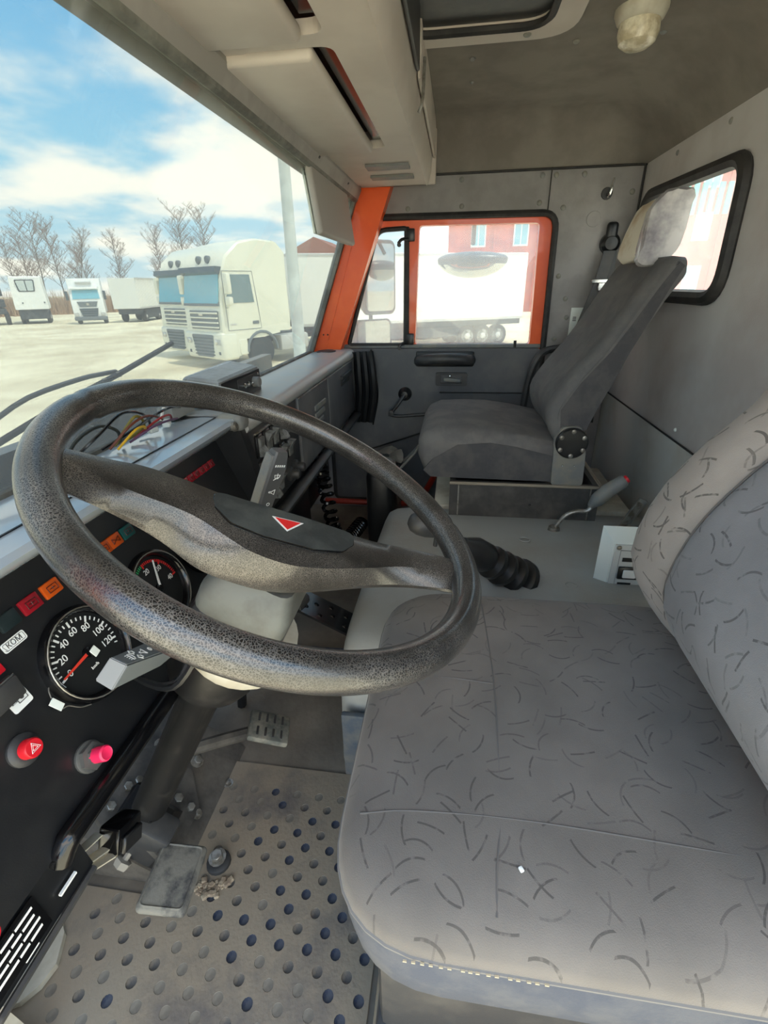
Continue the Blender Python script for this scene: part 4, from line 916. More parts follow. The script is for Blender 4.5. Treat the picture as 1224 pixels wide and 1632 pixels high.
bm = BM(); loft(bm, [[p+tn*h for p in (T1, T2, Bt2, Bt1)] for h in (-0.001, 0.0022)]); bmesh.ops.bevel(bm, geom=list(bm.edges), offset=0.001, segments=2, affect='EDGES'); obj('stalk_tip', bm, mat('stalk_tip_grey', S(114, 117, 119), 0.45), ls, smooth=25)
Tm = (T1+T2)/2
def SL(s_, t_, d_): return Tm+ax*s_+sd*t_+fn*d_
def sk_icon(org, xd, yd, up, strokes, parent, m=mWhite, r=0.0006):
    bm = BM()
    for st in strokes: tube(bm, [org+xd*p[0]+yd*p[1]+up*0.0003 for p in st], r, 4)
    return obj('symbol', bm, m, parent, smooth=0)
hlamp = [[(0, -.005), (.004, -.005), (.007, -.002), (.007, .002), (.004, .005), (0, .005), (0, -.005)], [(-.002, -.004), (-.006, -.004)], [(-.002, -.0015), (-.006, -.0015)], [(-.002, .0015), (-.006, .0015)], [(-.002, .004), (-.006, .004)]]
arrow = [[(-.005, 0), (0, .004), (0, .002), (.005, .002), (.005, -.002), (0, -.002), (0, -.004), (-.005, 0)]]
horn = [[(-.007, -.001), (-.001, -.0015), (.005, -.005), (.005, .005), (-.001, .0015), (-.007, .001), (-.007, -.001)]]
ring_ = [[(.003*math.cos(k*PI/4), .003*math.sin(k*PI/4)) for k in range(9)]]
xs, ys = ax, -sd
for s_, t_, st in ((0.018, -0.001, hlamp), (0.029, 0.004, arrow), (0.031, -0.005, arrow), (0.045, 0.0, horn), (0.062, 0.0, ring_)):
    st = [[(p[0]*0.75, p[1]*0.85) for p in q_] for q_ in st]
    sk_icon(SL(s_, 0, 0.0003)+ys*t_, xs, ys, fn, st, ls, r=0.0005)
# right stalk: wiper switch
B0 = V((0.735, 0.345, 0.615)); B1 = V((0.745, 0.288, 0.750))
ax = (B1-B0).normalized(); fn = V((-0.55, -0.75, -0.2)); fn = (fn-ax*fn.dot(ax)).normalized(); sd = ax.cross(fn)
Lh = (B1-B0).length
bm = BM(); tube(bm, [WL(0.05, 0.03, -0.17), (0.62, 0.335, 0.60), (0.70, 0.355, 0.592), B0-ax*0.012, B0+ax*0.012], 0.007, 8, 4); rs0 = obj('wiper_stalk_arm', bm, mMidGrey, scn)
bm = BM(); loft(bm, [[SL2 for SL2 in [B0+ax*s_+sd*t_*w_+fn*d_*th for t_, d_ in ((-1, -0.8), (-1, 0.75), (-0.8, 1), (0.8, 1), (1, 0.75), (1, -0.8), (0.8, -1), (-0.8, -1))]] for s_, w_, th in ((0.0, 0.013, 0.010), (0.006, 0.0155, 0.012), (Lh-0.03, 0.018, 0.014), (Lh-0.004, 0.0135, 0.011), (Lh, 0.012, 0.009))])
rs = obj('wiper_stalk', bm, mat('stalk_dark_grey', S(78, 79, 80), 0.45), scn, smooth=25)
bm = BM(); loft(bm, [[B0+ax*s_+sd*(-0.0165)+sd*t_*0.003+fn*d_*th for t_, d_ in ((-1, -0.8), (-1, 0.8), (1, 0.8), (1, -0.8))] for s_, th in ((0.002, 0.010), (Lh-0.032, 0.0125), (Lh-0.008, 0.010))]); obj('stalk_side', bm, mMidGrey, rs, smooth=0)
ys = ax; xs = ys.cross(fn)
wip = [[(-.006, .004), (.006, .004)], [(-.006, .004), (-.003, -.003), (.003, -.003), (.006, .004)], [(-.006, -.006), (.006, .001)], [(0, -.003), (0, .007)]]
for s_, st in ((Lh-0.045, wip), (Lh-0.075, horn), (Lh-0.10, ring_)):
    sk_icon(B0+ax*s_+fn*0.0145, xs, ys, fn, st, rs)
bm = BM()
for k in range(5): bx(-0.0012+0.0045*(k-2), 0.0012+0.0045*(k-2), -0.002, 0.002, 0, 0.0006, 0, 1, bm)
mt = Matrix((xs, ys, fn)).transposed().to_4x4(); mt.translation = B0+ax*(Lh-0.024)+fn*0.0135
bm.transform(mt); obj('symbol', bm, mWhite, rs, smooth=0)
# black cable socket next to the stalk
bm = BM(); box(bm, (0.80, 0.375, 0.575), (0.05, 0.05, 0.05), 0.008, 2, rotm('Z', 20)); tag(obj('socket_housing', bm, mDark), 'dark square socket housing under the dash behind the wiper stalk', 'socket')

# ================================================================ seats
def interp(tab, t):
    n = len(tab)-1; f_ = min(max(t, 0), 1)*n; i = min(int(f_), n-1); u = f_-i
    return tab[i][0]*(1-u)+tab[i+1][0]*u, tab[i][1]*(1-u)+tab[i+1][1]*u
def backrest(x0, x1, front, back, bol=0.02, edge=0.045, nz=22, xr=None, off=0.0, zr=(0, 1)):
    """front/back: (y, z) from bottom to top; bolsters at the sides; rounded edges"""
    front = [(p.x, p.y) for p in catmull([V((a, b, 0)) for a, b in front], 5)]; back = [(p.x, p.y) for p in catmull([V((a, b, 0)) for a, b in back], 5)]
    hw = (x1-x0)/2; cx = (x0+x1)/2
    ss = [-1, -.992, -.97, -.935, -.89, -.82, -.72, -.6, -.45, -.25, 0, .25, .45, .6, .72, .82, .89, .935, .97, .992, 1]
    bm = BM(); rings = []
    for s in ss:
        q = max((abs(s)-0.84)/0.16, 0); ins0 = edge*(1-math.sqrt(max(1-q*q, 0)))
        bl = bol*(min(max((abs(s)-0.42)/0.3, 0), 1)**2*(3-2*min(max((abs(s)-0.42)/0.3, 0), 1)))-bol*0.5
        ring = []
        for i in range(nz+1):
            t = i/nz; y, z = interp(front, t); k = math.sin(PI*min(max(t, 0.0), 1.0))**0.35; ins = min(ins0, 0.26*(y-interp(back, t)[0]))
            ring.append(V((cx+s*hw, y+bl*k-ins*k, z)))
        for i in range(nz, -1, -1):
            t = i/nz; y, z = interp(back, t); k = math.sin(PI*t)**0.35; ins = min(ins0, 0.26*(interp(front, t)[0]-y))
            ring.append(V((cx+s*hw, y+ins*0.8*k, z)))
        if ins0 > 0:
            c = sum(ring, V())/len(ring)
            zc = (front[0][1]+front[-1][1])/2; hz_ = (front[-1][1]-front[0][1])/2
            for p in ring: p.z = zc+(p.z-zc)*(hz_-ins0*0.5)/hz_
        rings.append(ring)
    return loft(bm, rings)
def cushion(levels, x0, x1, y0, y1, r, n=8):
    bm = BM(); loft(bm, [rr_ring(x0, x1, y0, y1, r, ins, z, n) for ins, z in levels]); return bm

ds = thing('driver_seat', 'large grey driver seat with dark scribble pattern cloth, nearest to the viewer', 'seat', (0.475, -0.2, 0.06))
X0, X1, Y0, Y1 = 0.212, 0.738, -0.44, 0.098
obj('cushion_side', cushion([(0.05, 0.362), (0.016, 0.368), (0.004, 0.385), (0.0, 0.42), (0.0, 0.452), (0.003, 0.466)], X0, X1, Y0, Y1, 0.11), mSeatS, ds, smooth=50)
cu = obj('cushion_top', cushion([(0.0, 0.460), (-0.003, 0.468), (0.001, 0.480), (0.012, 0.492), (0.028, 0.499), (0.055, 0.504), (0.10, 0.507), (0.16, 0.508), (0.22, 0.507)], X0, X1, Y0, Y1, 0.11), mSeat, ds, smooth=70)
bm = BM(); tube(bm, [(p.x, p.y, 0.4655) for p in rr_ring(X0-0.0025, X1+0.0025, Y0, Y1+0.0025, 0.11, 0, 0.4655, 8)], 0.0022, 6, closed=True); obj('piping', bm, mat('piping_grey', S(112, 109, 106), 0.85), cu)
srnd = random.Random(5)
bm = BM()
for k in range(16):
    x_ = 0.05+0.0; t_ = k/15
    box(bm, (X0-0.005, 0.02-0.10*t_*1.2+srnd.uniform(-.002, .002), 0.466), (0.0015, 0.0034, 0.0016), 0, 1)
obj('frayed_stitches', bm, mat('frayed_thread', S(178, 164, 138), 0.9), cu, smooth=0, kind='stuff')
mSeamD = mat('seam_dark_grey', S(96, 92, 89), 0.95)  # grey seam lines, darker than the cloth around them
for pts in ([(0.705, -0.062, 0.5045), (0.62, -0.067, 0.5070), (0.50, -0.072, 0.5080), (0.40, -0.070, 0.5074), (0.31, -0.066, 0.5058)], [(0.31, 0.078, 0.497), (0.315, 0.02, 0.5050), (0.318, -0.10, 0.5066), (0.312, -0.25, 0.5066), (0.308, -0.36, 0.504)], [(0.50, 0.080, 0.4975), (0.505, 0.0, 0.5060), (0.50, -0.07, 0.5080)], [(0.31, -0.066, 0.5058), (0.27, -0.06, 0.504), (0.235, -0.058, 0.497)]):
    bm = BM(); tube(bm, pts, 0.0011, 6, 6); obj('seam', bm, mSeamD, cu)
fr_ = [(-.405, .455), (-.345, .515), (-.302, .60), (-.318, .70), (-.366, .785), (-.418, .85), (-.462, .95), (-.50, 1.06), (-.545, 1.16), (-.575, 1.19)]
bk_ = [(-.50, .455), (-.51, .53), (-.52, .60), (-.53, .70), (-.55, .785), (-.565, .85), (-.585, .95), (-.602, 1.06), (-.608, 1.14), (-.600, 1.185)]
bb = obj('backrest', backrest(0.215, 0.742, fr_, bk_, 0.024, 0.06), mSeatV, ds, smooth=70)
frI = [(a+0.004 if 0.47 < b < 1.1 else a-0.02, b) for a, b in fr_]
bm = backrest(0.345, 0.612, [(a+0.001, b) for a, b in fr_[:-1]], [(a-0.05, b) for a, b in fr_[:-1]], 0.0, 0.020)
obj('backrest_insert', bm, mSeatB, ds, smooth=70)
bm = BM()
for xs_ in (0.348, 0.609):
    tube(bm, [(xs_, a-0.006, b) for a, b in fr_[1:-1]], 0.0022, 6, 5)
obj('insert_seam', bm, mSeamD, bb)
bm = BM(); bx(0.26, 0.69, -0.42, 0.06, 0.13, 0.365, 0.02, 2, bm); bx(0.24, 0.69, -0.46, 0.065, 0.055, 0.135, 0.01, 2, bm); obj('seat_base', bm, mDark, ds)
tag(obj('crumb', box(BM(), (0.272, -0.082, 0.5065), (0.005, 0.004, 0.003), 0.001, 2, rotm('Z', 30)), mWhite), 'tiny white crumb lying on the driver seat cushion', 'crumb')

ps = thing('passenger_seat', 'plain dark grey passenger seat with tall curved backrest beside the far door', 'seat', (1.68, -0.2, 0.30))
bm = BM()
rings = []
for s, ins in ((0, .05), (0.02, .022), (0.06, .005), (0.12, 0), (0.5, 0), (0.88, 0), (0.94, .005), (0.98, .022), (1, .05)):
    x_ = 1.445+0.465*s
    pr_ = [(-.33, .432), (-.12, .432), (.05, .436), (.088, .452), (.106, .50), (.105, .545), (.088, .575), (.05, .592), (-.03, .598), (-.12, .594), (-.22, .580), (-.33, .555)]
    rings.append([V((x_, y-(ins if y > 0 else -ins*0.3), min(max(z, .434+ins*.7), .60-ins))) for y, z in pr_])
loft(bm, rings); pc = obj('cushion', bm, mPSeat, ps, smooth=60)
bm = BM(); prism(bm, [(1.4435, y, z) for y, z in ((-.325, .436), (.06, .440), (.085, .462), (.055, .500), (-.02, .548), (-.12, .556), (-.20, .545), (-.325, .515))], (0.006, 0, 0)); obj('side_panel', bm, mPSeat2, pc, smooth=0)
pf = [(-.325, .545), (-.298, .60), (-.292, .66), (-.335, .735), (-.40, .82), (-.448, .90), (-.492, .98), (-.53, 1.04), (-.545, 1.055)]
pb = [(-.39, .545), (-.405, .60), (-.425, .66), (-.455, .735), (-.485, .82), (-.52, .90), (-.553, .98), (-.577, 1.03), (-.570, 1.052)]
obj('backrest', backrest(1.445, 1.905, pf, pb, 0.02, 0.05), mPSeat, ps, smooth=70)
pq = [(y-0.022, z) for y, z in pf[1:-1]]+[(y+0.012, z) for y, z in pb[-2:0:-1]]
bm = BM(); prism(bm, [(1.4475, y, z) for y, z in pq], (-0.0035, 0, 0)); obj('backrest_side', bm, mPSeat2, ps, smooth=0)
bm = BM(); tube(bm, [(1.4475, y-0.020, z) for y, z in pf[1:-1]], 0.0025, 6, 5); obj('backrest_piping', bm, mPSeat2, ps)
bm = BM(); prism(bm, [(1.452, p.x, p.y) for p in rpoly([(-.312, .430), (-.405, .430), (-.402, .50), (-.396, .575), (-.375, .615), (-.325, .615), (-.306, .575), (-.308, .50)], 0.012, 3)], (-0.022, 0, 0)); obj('recliner_bracket', bm, mMidGrey, ps, smooth=30)
bm = BM(); lathe(bm, [(0.046, 0), (0.046, 0.012), (0.042, 0.016), (0.014, 0.018), (0, 0.016)], (1.430, -.353, .568), (-1, 0, 0), 28); kn = obj('recliner_knob', bm, mBlack, ps)
for k in range(6):
    a = PI/6+k*PI/3
    bm = BM(); lathe(bm, [(0.007, 0), (0.007, 0.003), (0.004, 0.005), (0, 0.005)], (1.4145, -.353+0.037*math.cos(a), .568+0.037*math.sin(a)), (-1, 0, 0), 10); obj('knob_dimple', bm, mMetal, kn)
for y_ in (-.338, -.372):
    bolt_at((1.430, y_, .495), (-1, 0, 0), ps, mChrome, 0.0035)
bm = BM(); plate(bm, [(1.425, -.46), (1.91, -.46), (1.91, -.002), (1.425, -.002)], [[(1.445, -.44), (1.89, -.44), (1.89, -.02), (1.445, -.02)]], fZ(0.315, 1), 0.115); sbx = obj('base_box', bm, mat('box_board', S(66, 65, 64), 0.6, col2=S(92, 90, 86), scale=14, lo=0.45, hi=0.72, bump=0.3, bscale=120), ps, smooth=0)
bm = BM(); bx(1.44, 1.90, -.43, -.01, 0.315, 0.40, 0, 1, bm); obj('base_inner', bm, mDark, ps)
bm = BM(); bx(1.420, 1.428, -.465, .0, 0.424, 0.433, 0.002, 1, bm); bx(1.42, 1.91, -.468, -.455, 0.424, 0.433, 0.002, 1, bm); obj('box_rim', bm, mat('box_edge', S(150, 140, 124), 0.6), ps)
for y_ in (-.03, -.432):
    bm = BM(); bx(1.4225, 1.4255, y_-0.002, y_+0.002, 0.318, 0.424, 0, 1, bm); obj('box_joint', bm, mMetal, ps)
bm = BM(); lathe(bm, [(0.004, 0), (0, 0.002)], (1.425, -.255, .362), (-1, 0, 0), 8); obj('rivet', bm, mBlack, ps)
# headrest in a cream cover and clear wrap
def pillow(x0, x1, yc, zc, hy, hz, lean, bulge=1.0):
    bm = BM(); rings = []
    for i in range(15):
        s = -1+2*i/14; k = max(1-abs(s)**5, 0.0)**0.5*0.35+0.65 if abs(s) < 1 else 0.60
        rings.append([V(((x0+x1)/2+s*(x1-x0)/2, yc+k*hy*math.copysign(abs(math.cos(a))**0.6, math.cos(a))-lean*k*hz*math.copysign(abs(math.sin(a))**0.45, math.sin(a)), zc+k*hz*math.copysign(abs(math.sin(a))**0.45, math.sin(a))+0.003*math.sin(7*a+3*s))) for a in [2*PI*j/28 for j in range(28)]])
    return loft(bm, rings)
obj('headrest', pillow(1.600, 1.815, -.548, 1.126, .044, .080, 0.28), mHead, ps, smooth=70)
bm = BM(); rings = []
wr_ = random.Random(11)
for i in range(12):
    s = i/11; xq = 1.585+0.055*s
    rad = 1.06+0.06*math.sin(5*s)
    rings.append([V((xq+0.006*math.sin(a*5+s*4), -.550+.046*rad*math.copysign(abs(math.cos(a))**0.65, math.cos(a))-0.28*.08*math.sin(a)+wr_.uniform(-.0025, .0025), 1.126+.083*rad*math.copysign(abs(math.sin(a))**0.5, math.sin(a))+wr_.uniform(-.0025, .0025))) for a in [2*PI*j/26 for j in range(26)]])
loft(bm, rings); obj('headrest_wrap', bm, mPlastic, ps, smooth=25)
bm = BM(); prism(bm, [(1.56, -.575, 1.04), (1.60, -.580, 1.02), (1.63, -.59, 0.985), (1.66, -.585, 1.035)], (0, -0.004, 0.01)); obj('wrap_tail', bm, mPlastic, ps, smooth=0)
for xx in (1.62, 1.78):
    bm = BM(); cyl(bm, (xx, -.55, 1.00), (xx, -.553, 1.09), 0.008, 10); obj('headrest_post', bm, mMetal, ps)
# pedestal under the passenger seat and orange door sill
struct(obj('trim_9', bx(1.512, 1.94, -0.60, 0.05, -0.003, 0.312, 0.01), mCream))
bm = BM(); tube(bm, [(2.09, 0.60, 0.045), (2.09, 0.35, 0.045), (2.085, 0.20, 0.05), (2.06, 0.13, 0.10), (2.04, 0.075, 0.20), (2.04, 0.04, 0.30)], 0.014, 8, 5); struct(obj('trim_10', bm, mat('sill_red', S(150, 42, 24), 0.4)))
# grocery of small things in the passenger footwell
bg_ = thing('bag', 'dark bag with a pale crumpled plastic film in the passenger footwell', 'bag', (1.85, 0.28, 0.02))
bm = BM(); bx(1.72, 2.02, 0.215, 0.33, 0.0, 0.34, 0.03, 3, bm); obj('bag_body', bm, mBlack, bg_)
bm = BM(); g = random.Random(2)
surf(bm, 10, 6, lambda u, v: V((1.74+0.26*u, 0.205+0.13*v+0.012*math.sin(9*u+4*v), 0.345+0.018*math.sin(11*u)*math.cos(6*v)+0.025*max(0, 0.4-v))))
obj('film', bm, mat('crumpled_film', S(120, 120, 112), 0.35, spec=0.7), bg_, smooth=20)
bm = BM(); surf(bm, 4, 6, lambda u, v: V((1.74+0.08*u, 0.206-0.004*math.sin(8*v), 0.35-0.16*v))); obj('film_flap', bm, mat('crumpled_film', S(120, 120, 112), 0.35), bg_, smooth=20)
bm = BM(); tube(bm, [(1.80, 0.20, 0.33), (1.80, 0.14, 0.40), (1.86, 0.12, 0.42), (1.92, 0.16, 0.36), (1.92, 0.20, 0.32)], 0.005, 6, 5); obj('strap', bm, mMidGrey, bg_)
# coiled air hose lying on the far floor
ch = thing('coiled_hose', 'black coiled hose lying on the floor under the dashboard', 'hose', (1.75, 0.45, 0.02))
def coil(pts, turns, r, rt, nm):
    path = catmull(pts, 10); L = len(path)-1; out_ = []; n = turns*10
    for i in range(n+1):
        f_ = i/n*L; k = min(int(f_), L-1); p = path[k].lerp(path[k+1], f_-k); t = (path[k+1]-path[k]).normalized()
        s = t.cross(V((0, 0, 1))).normalized(); u_ = s.cross(t); a = 2*PI*i/10
        out_.append(p+s*math.cos(a)*r+u_*math.sin(a)*r)
    bm = BM(); tube(bm, out_, rt, 5); obj(nm, bm, mBlackG, ch)
coil([(1.655, 0.50, 0.44), (1.655, 0.475, 0.30), (1.655, 0.45, 0.12), (1.67, 0.42, 0.045)], 16, 0.024, 0.0075, 'coil')
coil([(1.67, 0.42, 0.045), (1.76, 0.405, 0.036), (1.87, 0.385, 0.036)], 11, 0.026, 0.008, 'coil')
bm = BM(); tube(bm, [(1.89+0.03*math.cos(a*PI/5), 0.382+0.030*math.sin(a*PI/5), 0.03+0.012*math.sin(a*1.3)) for a in range(19)], 0.008, 6, 3); obj('loose_loop', bm, mBlackG, ch)

# ================================================================ gear lever, handbrake, switch box on the engine cover
gl_ = thing('gear_lever', 'black gear lever with grey knob and ribbed rubber boot behind the wheel rim', 'gear lever', (1.02, -0.19, 0.34))
a0 = V((1.03, -0.185, 0.335)); a1 = V((0.945, -0.035, 0.475)); dv = (a1-a0); Lb = dv.length
bm = BM(); lathe(bm, [(0.052, -0.004), (0.052, 0.012), (0.034, 0.02), (0.046, 0.034), (0.046, 0.046), (0.031, 0.054), (0.043, 0.070), (0.043, 0.082), (0.029, 0.090), (0.040, 0.106), (0.040, 0.118), (0.027, 0.126), (0.036, 0.142), (0.034, Lb*0.82), (0.016, Lb)], a0, dv, 24); obj('rubber_boot', bm, mBlack, gl_)
bm = BM(); tube(bm, [a1-dv.normalized()*0.02, V((0.935, -0.015, 0.492)), V((0.925, 0.02, 0.515))], 0.009, 9, 3); obj('lever_rod', bm, mDark, gl_)
bm = BM(); lathe(bm, [(0.010, -0.012), (0.016, 0.0), (0.0235, 0.022), (0.0255, 0.042), (0.022, 0.058), (0.012, 0.068), (0, 0.070)], (0.925, 0.02, 0.515), (-0.09, 0.62, 0.30), 22); kn = obj('knob', bm, mDark, gl_)
bm = BM(); tube(bm, [(0.925, 0.022, 0.505), (0.925, 0.024, 0.486), (0.926, 0.025, 0.478)], 0.005, 8, 3); obj('splitter_switch', bm, mDark, kn)

hb_ = thing('handbrake_lever', 'grey handbrake lever with red button beside the passenger seat box', 'handbrake', (1.33, -0.33, 0.32))
bm = BM(); tube(bm, [(1.335, -0.322, 0.335), (1.335, -0.345, 0.372), (1.335, -0.375, 0.388), (1.335, -0.405, 0.392), (1.335, -0.43, 0.425)], 0.006, 8, 5); obj('lever_arm', bm, mMetal, hb_)
bm = BM(); tube(bm, [(1.335, -0.410, 0.405), (1.335, -0.425, 0.425), (1.335, -0.45, 0.455), (1.335, -0.478, 0.480), (1.335, -0.492, 0.492)], 0.02, 10, 3, radii=[0.010, 0.012, 0.016, 0.0205, 0.0215, 0.021, 0.0215, 0.021, 0.020, 0.0195, 0.019, 0.018, 0.014]); obj('grip', bm, mMidGrey, hb_)
bm = BM(); lathe(bm, [(0.012, 0), (0.011, 0.010), (0, 0.012)], (1.335, -0.490, 0.490), (0, -0.75, 0.65), 14); obj('button', bm, mRed, hb_)
bm = BM(); lathe(bm, [(0.018, 0), (0.016, 0.012), (0, 0.014)], (1.335, -0.318, 0.322), (0, 0, 1), 14); obj('pivot', bm, mMetal, hb_)
cl_ = thing('buckle_stalk', 'grey seat belt buckle stalk behind the handbrake lever', 'buckle', (1.36, -0.54, 0.33))
bm = BM(); box(bm, (1.36, -0.545, 0.385), (0.014, 0.026, 0.085), 0.004, 2, rotm('X', 25)); obj('buckle', bm, mMidGrey, cl_)
bm = BM(); bx(1.35, 1.37, -0.57, -0.50, 0.325, 0.333, 0.002, 1, bm); box(bm, (1.352, -0.535, 0.375), (0.004, 0.02, 0.09), 0.001, 1, rotm('X', 25)); obj('bracket', bm, mMetal, cl_)

wb = thing('switch_box', 'white plastic switch box on the engine cover beside the driver backrest', 'switch box', (1.10, -0.45, 0.33))
bm = BM(); loft(bm, [[V((x_, y_, z_)) for y_, z_ in ((y0, z0), (y1, z0), (y1, z1), (y0, z1))] for x_, y0, y1, z0, z1 in ((1.20, -0.44, -0.62, 0.31, 0.40), (1.052, -0.361, -0.62, 0.312, 0.484), (1.035, -0.386, -0.60, 0.305, 0.450))]); obj('housing', bm, mWhiteP, wb, smooth=0)
bm = BM(); bx(1.030, 1.036, -0.60, -0.390, 0.325, 0.446, 0.001, 1, bm); fp = obj('face_plate', bm, mat('face_grey', S(206, 208, 204), 0.5), wb)
bm = BM(); tube(bm, [(1.0298, y_, z_) for y_, z_ in ((-0.403, 0.335), (-0.403, 0.432), (-0.59, 0.432), (-0.59, 0.335))], 0.0008, 4, closed=True); obj('face_line', bm, mDark, fp, smooth=0)
for z_ in (0.408, 0.374, 0.340):
    if z_ == 0.374:
        bm = BM(); bx(1.024, 1.031, -0.452, -0.405, z_-0.018, z_+0.016, 0.003, 2, bm); q = obj('switch', bm, mBlack, wb)
        bm = BM(); bx(1.020, 1.025, -0.445, -0.415, z_-0.012, z_+0.010, 0.002, 1, bm); obj('switch_rocker', bm, mWhite, q)
    else:
        bm = BM(); bx(1.0285, 1.0305, -0.44, -0.410, z_-0.005, z_+0.005, 0, 1, bm); obj('slot', bm, mBlack, fp)
bm = BM(); lathe(bm, [(0.006, 0), (0.005, 0.003), (0, 0.004)], (1.030, -0.398, 0.439), (-1, 0, 0), 12); obj('screw', bm, mMetal, fp)

# ================================================================ pedals, bracket and bolts on the toe board
TN = V((0, -0.741, 1)).normalized()
def toe(x, y, h=0.0): return V((x, y, (y-0.46)*0.741))+TN*h
pb_ = thing('pedal_bracket', 'dirty dark steel bracket bolted round the foot of the steering column', 'bracket', (0.53, 0.55, 0.07))
bm = BM(); loft(bm, [[toe(x, y, h) for x, y in ((0.455, 0.50), (0.50, 0.488), (0.57, 0.49), (0.625, 0.53), (0.64, 0.60), (0.60, 0.63), (0.47, 0.625), (0.445, 0.58))] for h in (-0.002, 0.010)]); obj('base_plate', bm, mToe, pb_, smooth=0)
bm = BM(); loft(bm, [[toe(0.49+x*k, 0.555+y*k, h) for x, y in ((-0.05, -0.045), (0.05, -0.045), (0.055, 0.045), (-0.05, 0.045))] for k, h in ((1.0, 0.008), (0.92, 0.03), (0.6, 0.05))]); obj('column_foot', bm, mBlack, pb_, smooth=0)
bm = BM(); box(bm, tuple(toe(0.46, 0.545, 0.06)), (0.05, 0.07, 0.10), 0.008, 2, rotm('X', 36)); obj('lug', bm, mDark, pb_)
bm = BM(); lathe(bm, [(0.022, 0), (0.022, 0.006), (0.016, 0.008), (0.014, 0.0)], (0.474, 0.515, 0.165), (0.2, -0.8, 0.55), 18); obj('bush_ring', bm, mCream, pb_)
bm = BM(); box(bm, (0.470, 0.498, 0.168), (0.034, 0.016, 0.028), 0.006, 3, rotm('X', -25)); obj('rubber_stop', bm, mBlackG, pb_)
for x, y, r_ in ((0.537, 0.607, 0.011), (0.556, 0.598, 0.010), (0.648, 0.53, 0.012), (0.562, 0.528, 0.012), (0.559, 0.503, 0.010), (0.560, 0.487, 0.009), (0.494, 0.612, 0.011), (0.64, 0.60, 0.011)):
    bm = BM(); hexbolt(bm, toe(x, y, 0.008 if y > 0.5 else 0.0), TN, r_*0.8, 0.009); obj('bolt', bm, mMetal, pb_)
for x, y in ((0.645, 0.46),):
    bm = BM(); hexbolt(bm, V((x, y, 0.0)), (0, 0, 1), 0.007, 0.005); obj('bolt', bm, mMetal, pb_)
cp = thing('clutch_pedal', 'dusty square clutch pedal hanging left of the steering column', 'pedal', (0.40, 0.43, 0.11))
bm = BM(); box(bm, (0.401, 0.428, 0.112), (0.104, 0.080, 0.018), 0.008, 3, rotm('Z', 6) @ rotm('X', 8)); pp = obj('pad', bm, mat('pedal_rubber', S(54, 55, 58), 0.8, col2=S(122, 119, 110), scale=22, lo=0.36, hi=0.54, bump=0.5, bscale=160, detail=7), cp)
bm = BM(); tube(bm, [(p.x, p.y, 0) for p in rpoly([(-.046, -.034), (.046, -.034), (.046, .034), (-.046, .034)], 0.008, 3)], 0.002, 5, closed=True)
m4 = (rotm('Z', 6) @ rotm('X', 8)).to_4x4(); m4.translation = V((0.401, 0.428, 0.112))+(rotm('Z', 6) @ rotm('X', 8)) @ V((0, 0, 0.009)); bm.transform(m4); obj('pad_rim', bm, mat('pedal_rubber', S(66, 68, 72), 0.8), pp)
bm = BM(); tube(bm, [(0.425, 0.44, 0.10), (0.445, 0.48, 0.105), (0.455, 0.515, 0.125), (0.46, 0.55, 0.13)], 0.012, 8, 4, flat=(1.3, 0.7)); obj('arm', bm, mToe, cp)
bm = BM(); lathe(bm, [(0.0, 0.0), (0.013, 0.002), (0.015, 0.008), (0.015, 0.014), (0.006, 0.016), (0.005, 0.04)], (0.418, 0.548, 0.078), (0.35, -0.2, 0.25), 6); obj('adjuster_bolt', bm, mat('dusty_zinc', S(150, 144, 132), 0.7), cp)
# free standing anchor bolt with mud round it
ab = thing('floor_anchor', 'rusty hex bolt in a lump of dried mud right of the clutch pedal', 'bolt', (0.487, 0.41, 0.0))
bm = BM(); lathe(bm, [(0.023, 0.0), (0.022, 0.006), (0.016, 0.009), (0.013, 0.009), (0.013, 0.018), (0, 0.019)], (0.488, 0.408, 0.0), (0, 0, 1), 18); obj('washer', bm, mDark, ab)
bm = BM(); hexbolt(bm, (0.488, 0.408, 0.017), (0, 0, 1), 0.011, 0.010); obj('hex_head', bm, mMetal, ab)
bm = BM(); g = random.Random(8)
for k in range(46):
    a = g.uniform(-0.9, 1.3)+PI; rr_ = g.uniform(0.024, 0.05); s_ = g.uniform(0.003, 0.007)
    box(bm, (0.478+rr_*math.cos(a), 0.405+rr_*math.sin(a)*0.8, s_*0.3), (s_*1.6, s_*1.5, s_), s_*0.3, 1, rotm('Z', g.uniform(0, 90)))
obj('mud_crumbs', bm, mat('dry_mud', S(128, 112, 94), 0.95, col2=S(160, 146, 124), scale=80), ab, smooth=0, kind='stuff')
bp_ = thing('brake_pedal', 'grooved grey brake pedal right of the steering column', 'pedal', (0.69, 0.37, 0.13))
rq = rotm('Z', 14) @ rotm('X', 24)
bm = BM(); box(bm, (0.685, 0.362, 0.142), (0.074, 0.088, 0.016), 0.006, 2, rq); pp = obj('pad', bm, mat('pedal_steel', S(96, 98, 92), 0.7, col2=S(136, 132, 120), scale=26, bump=0.4, bscale=160), bp_)
for k in range(4):
    for j in range(2):
        bm = BM(); c_ = V((0.685, 0.362, 0.142))+rq @ V((-0.018+0.036*j, -0.026+0.017*k, 0.0085)); box(bm, tuple(c_), (0.022, 0.005, 0.002), 0.0008, 1, rq); obj('tread_bar', bm, mDark, pp)
bm = BM(); tube(bm, [(0.665, 0.40, 0.145), (0.63, 0.46, 0.15), (0.60, 0.53, 0.14), (0.58, 0.57, 0.12)], 0.013, 8, 4); obj('arm', bm, mToe, bp_)
ac = thing('accelerator_pedal', 'black perforated accelerator plate seen under the wheel spoke', 'pedal', (0.92, 0.27, 0.2))
rq = rotm('Z', 6) @ rotm('X', 32)
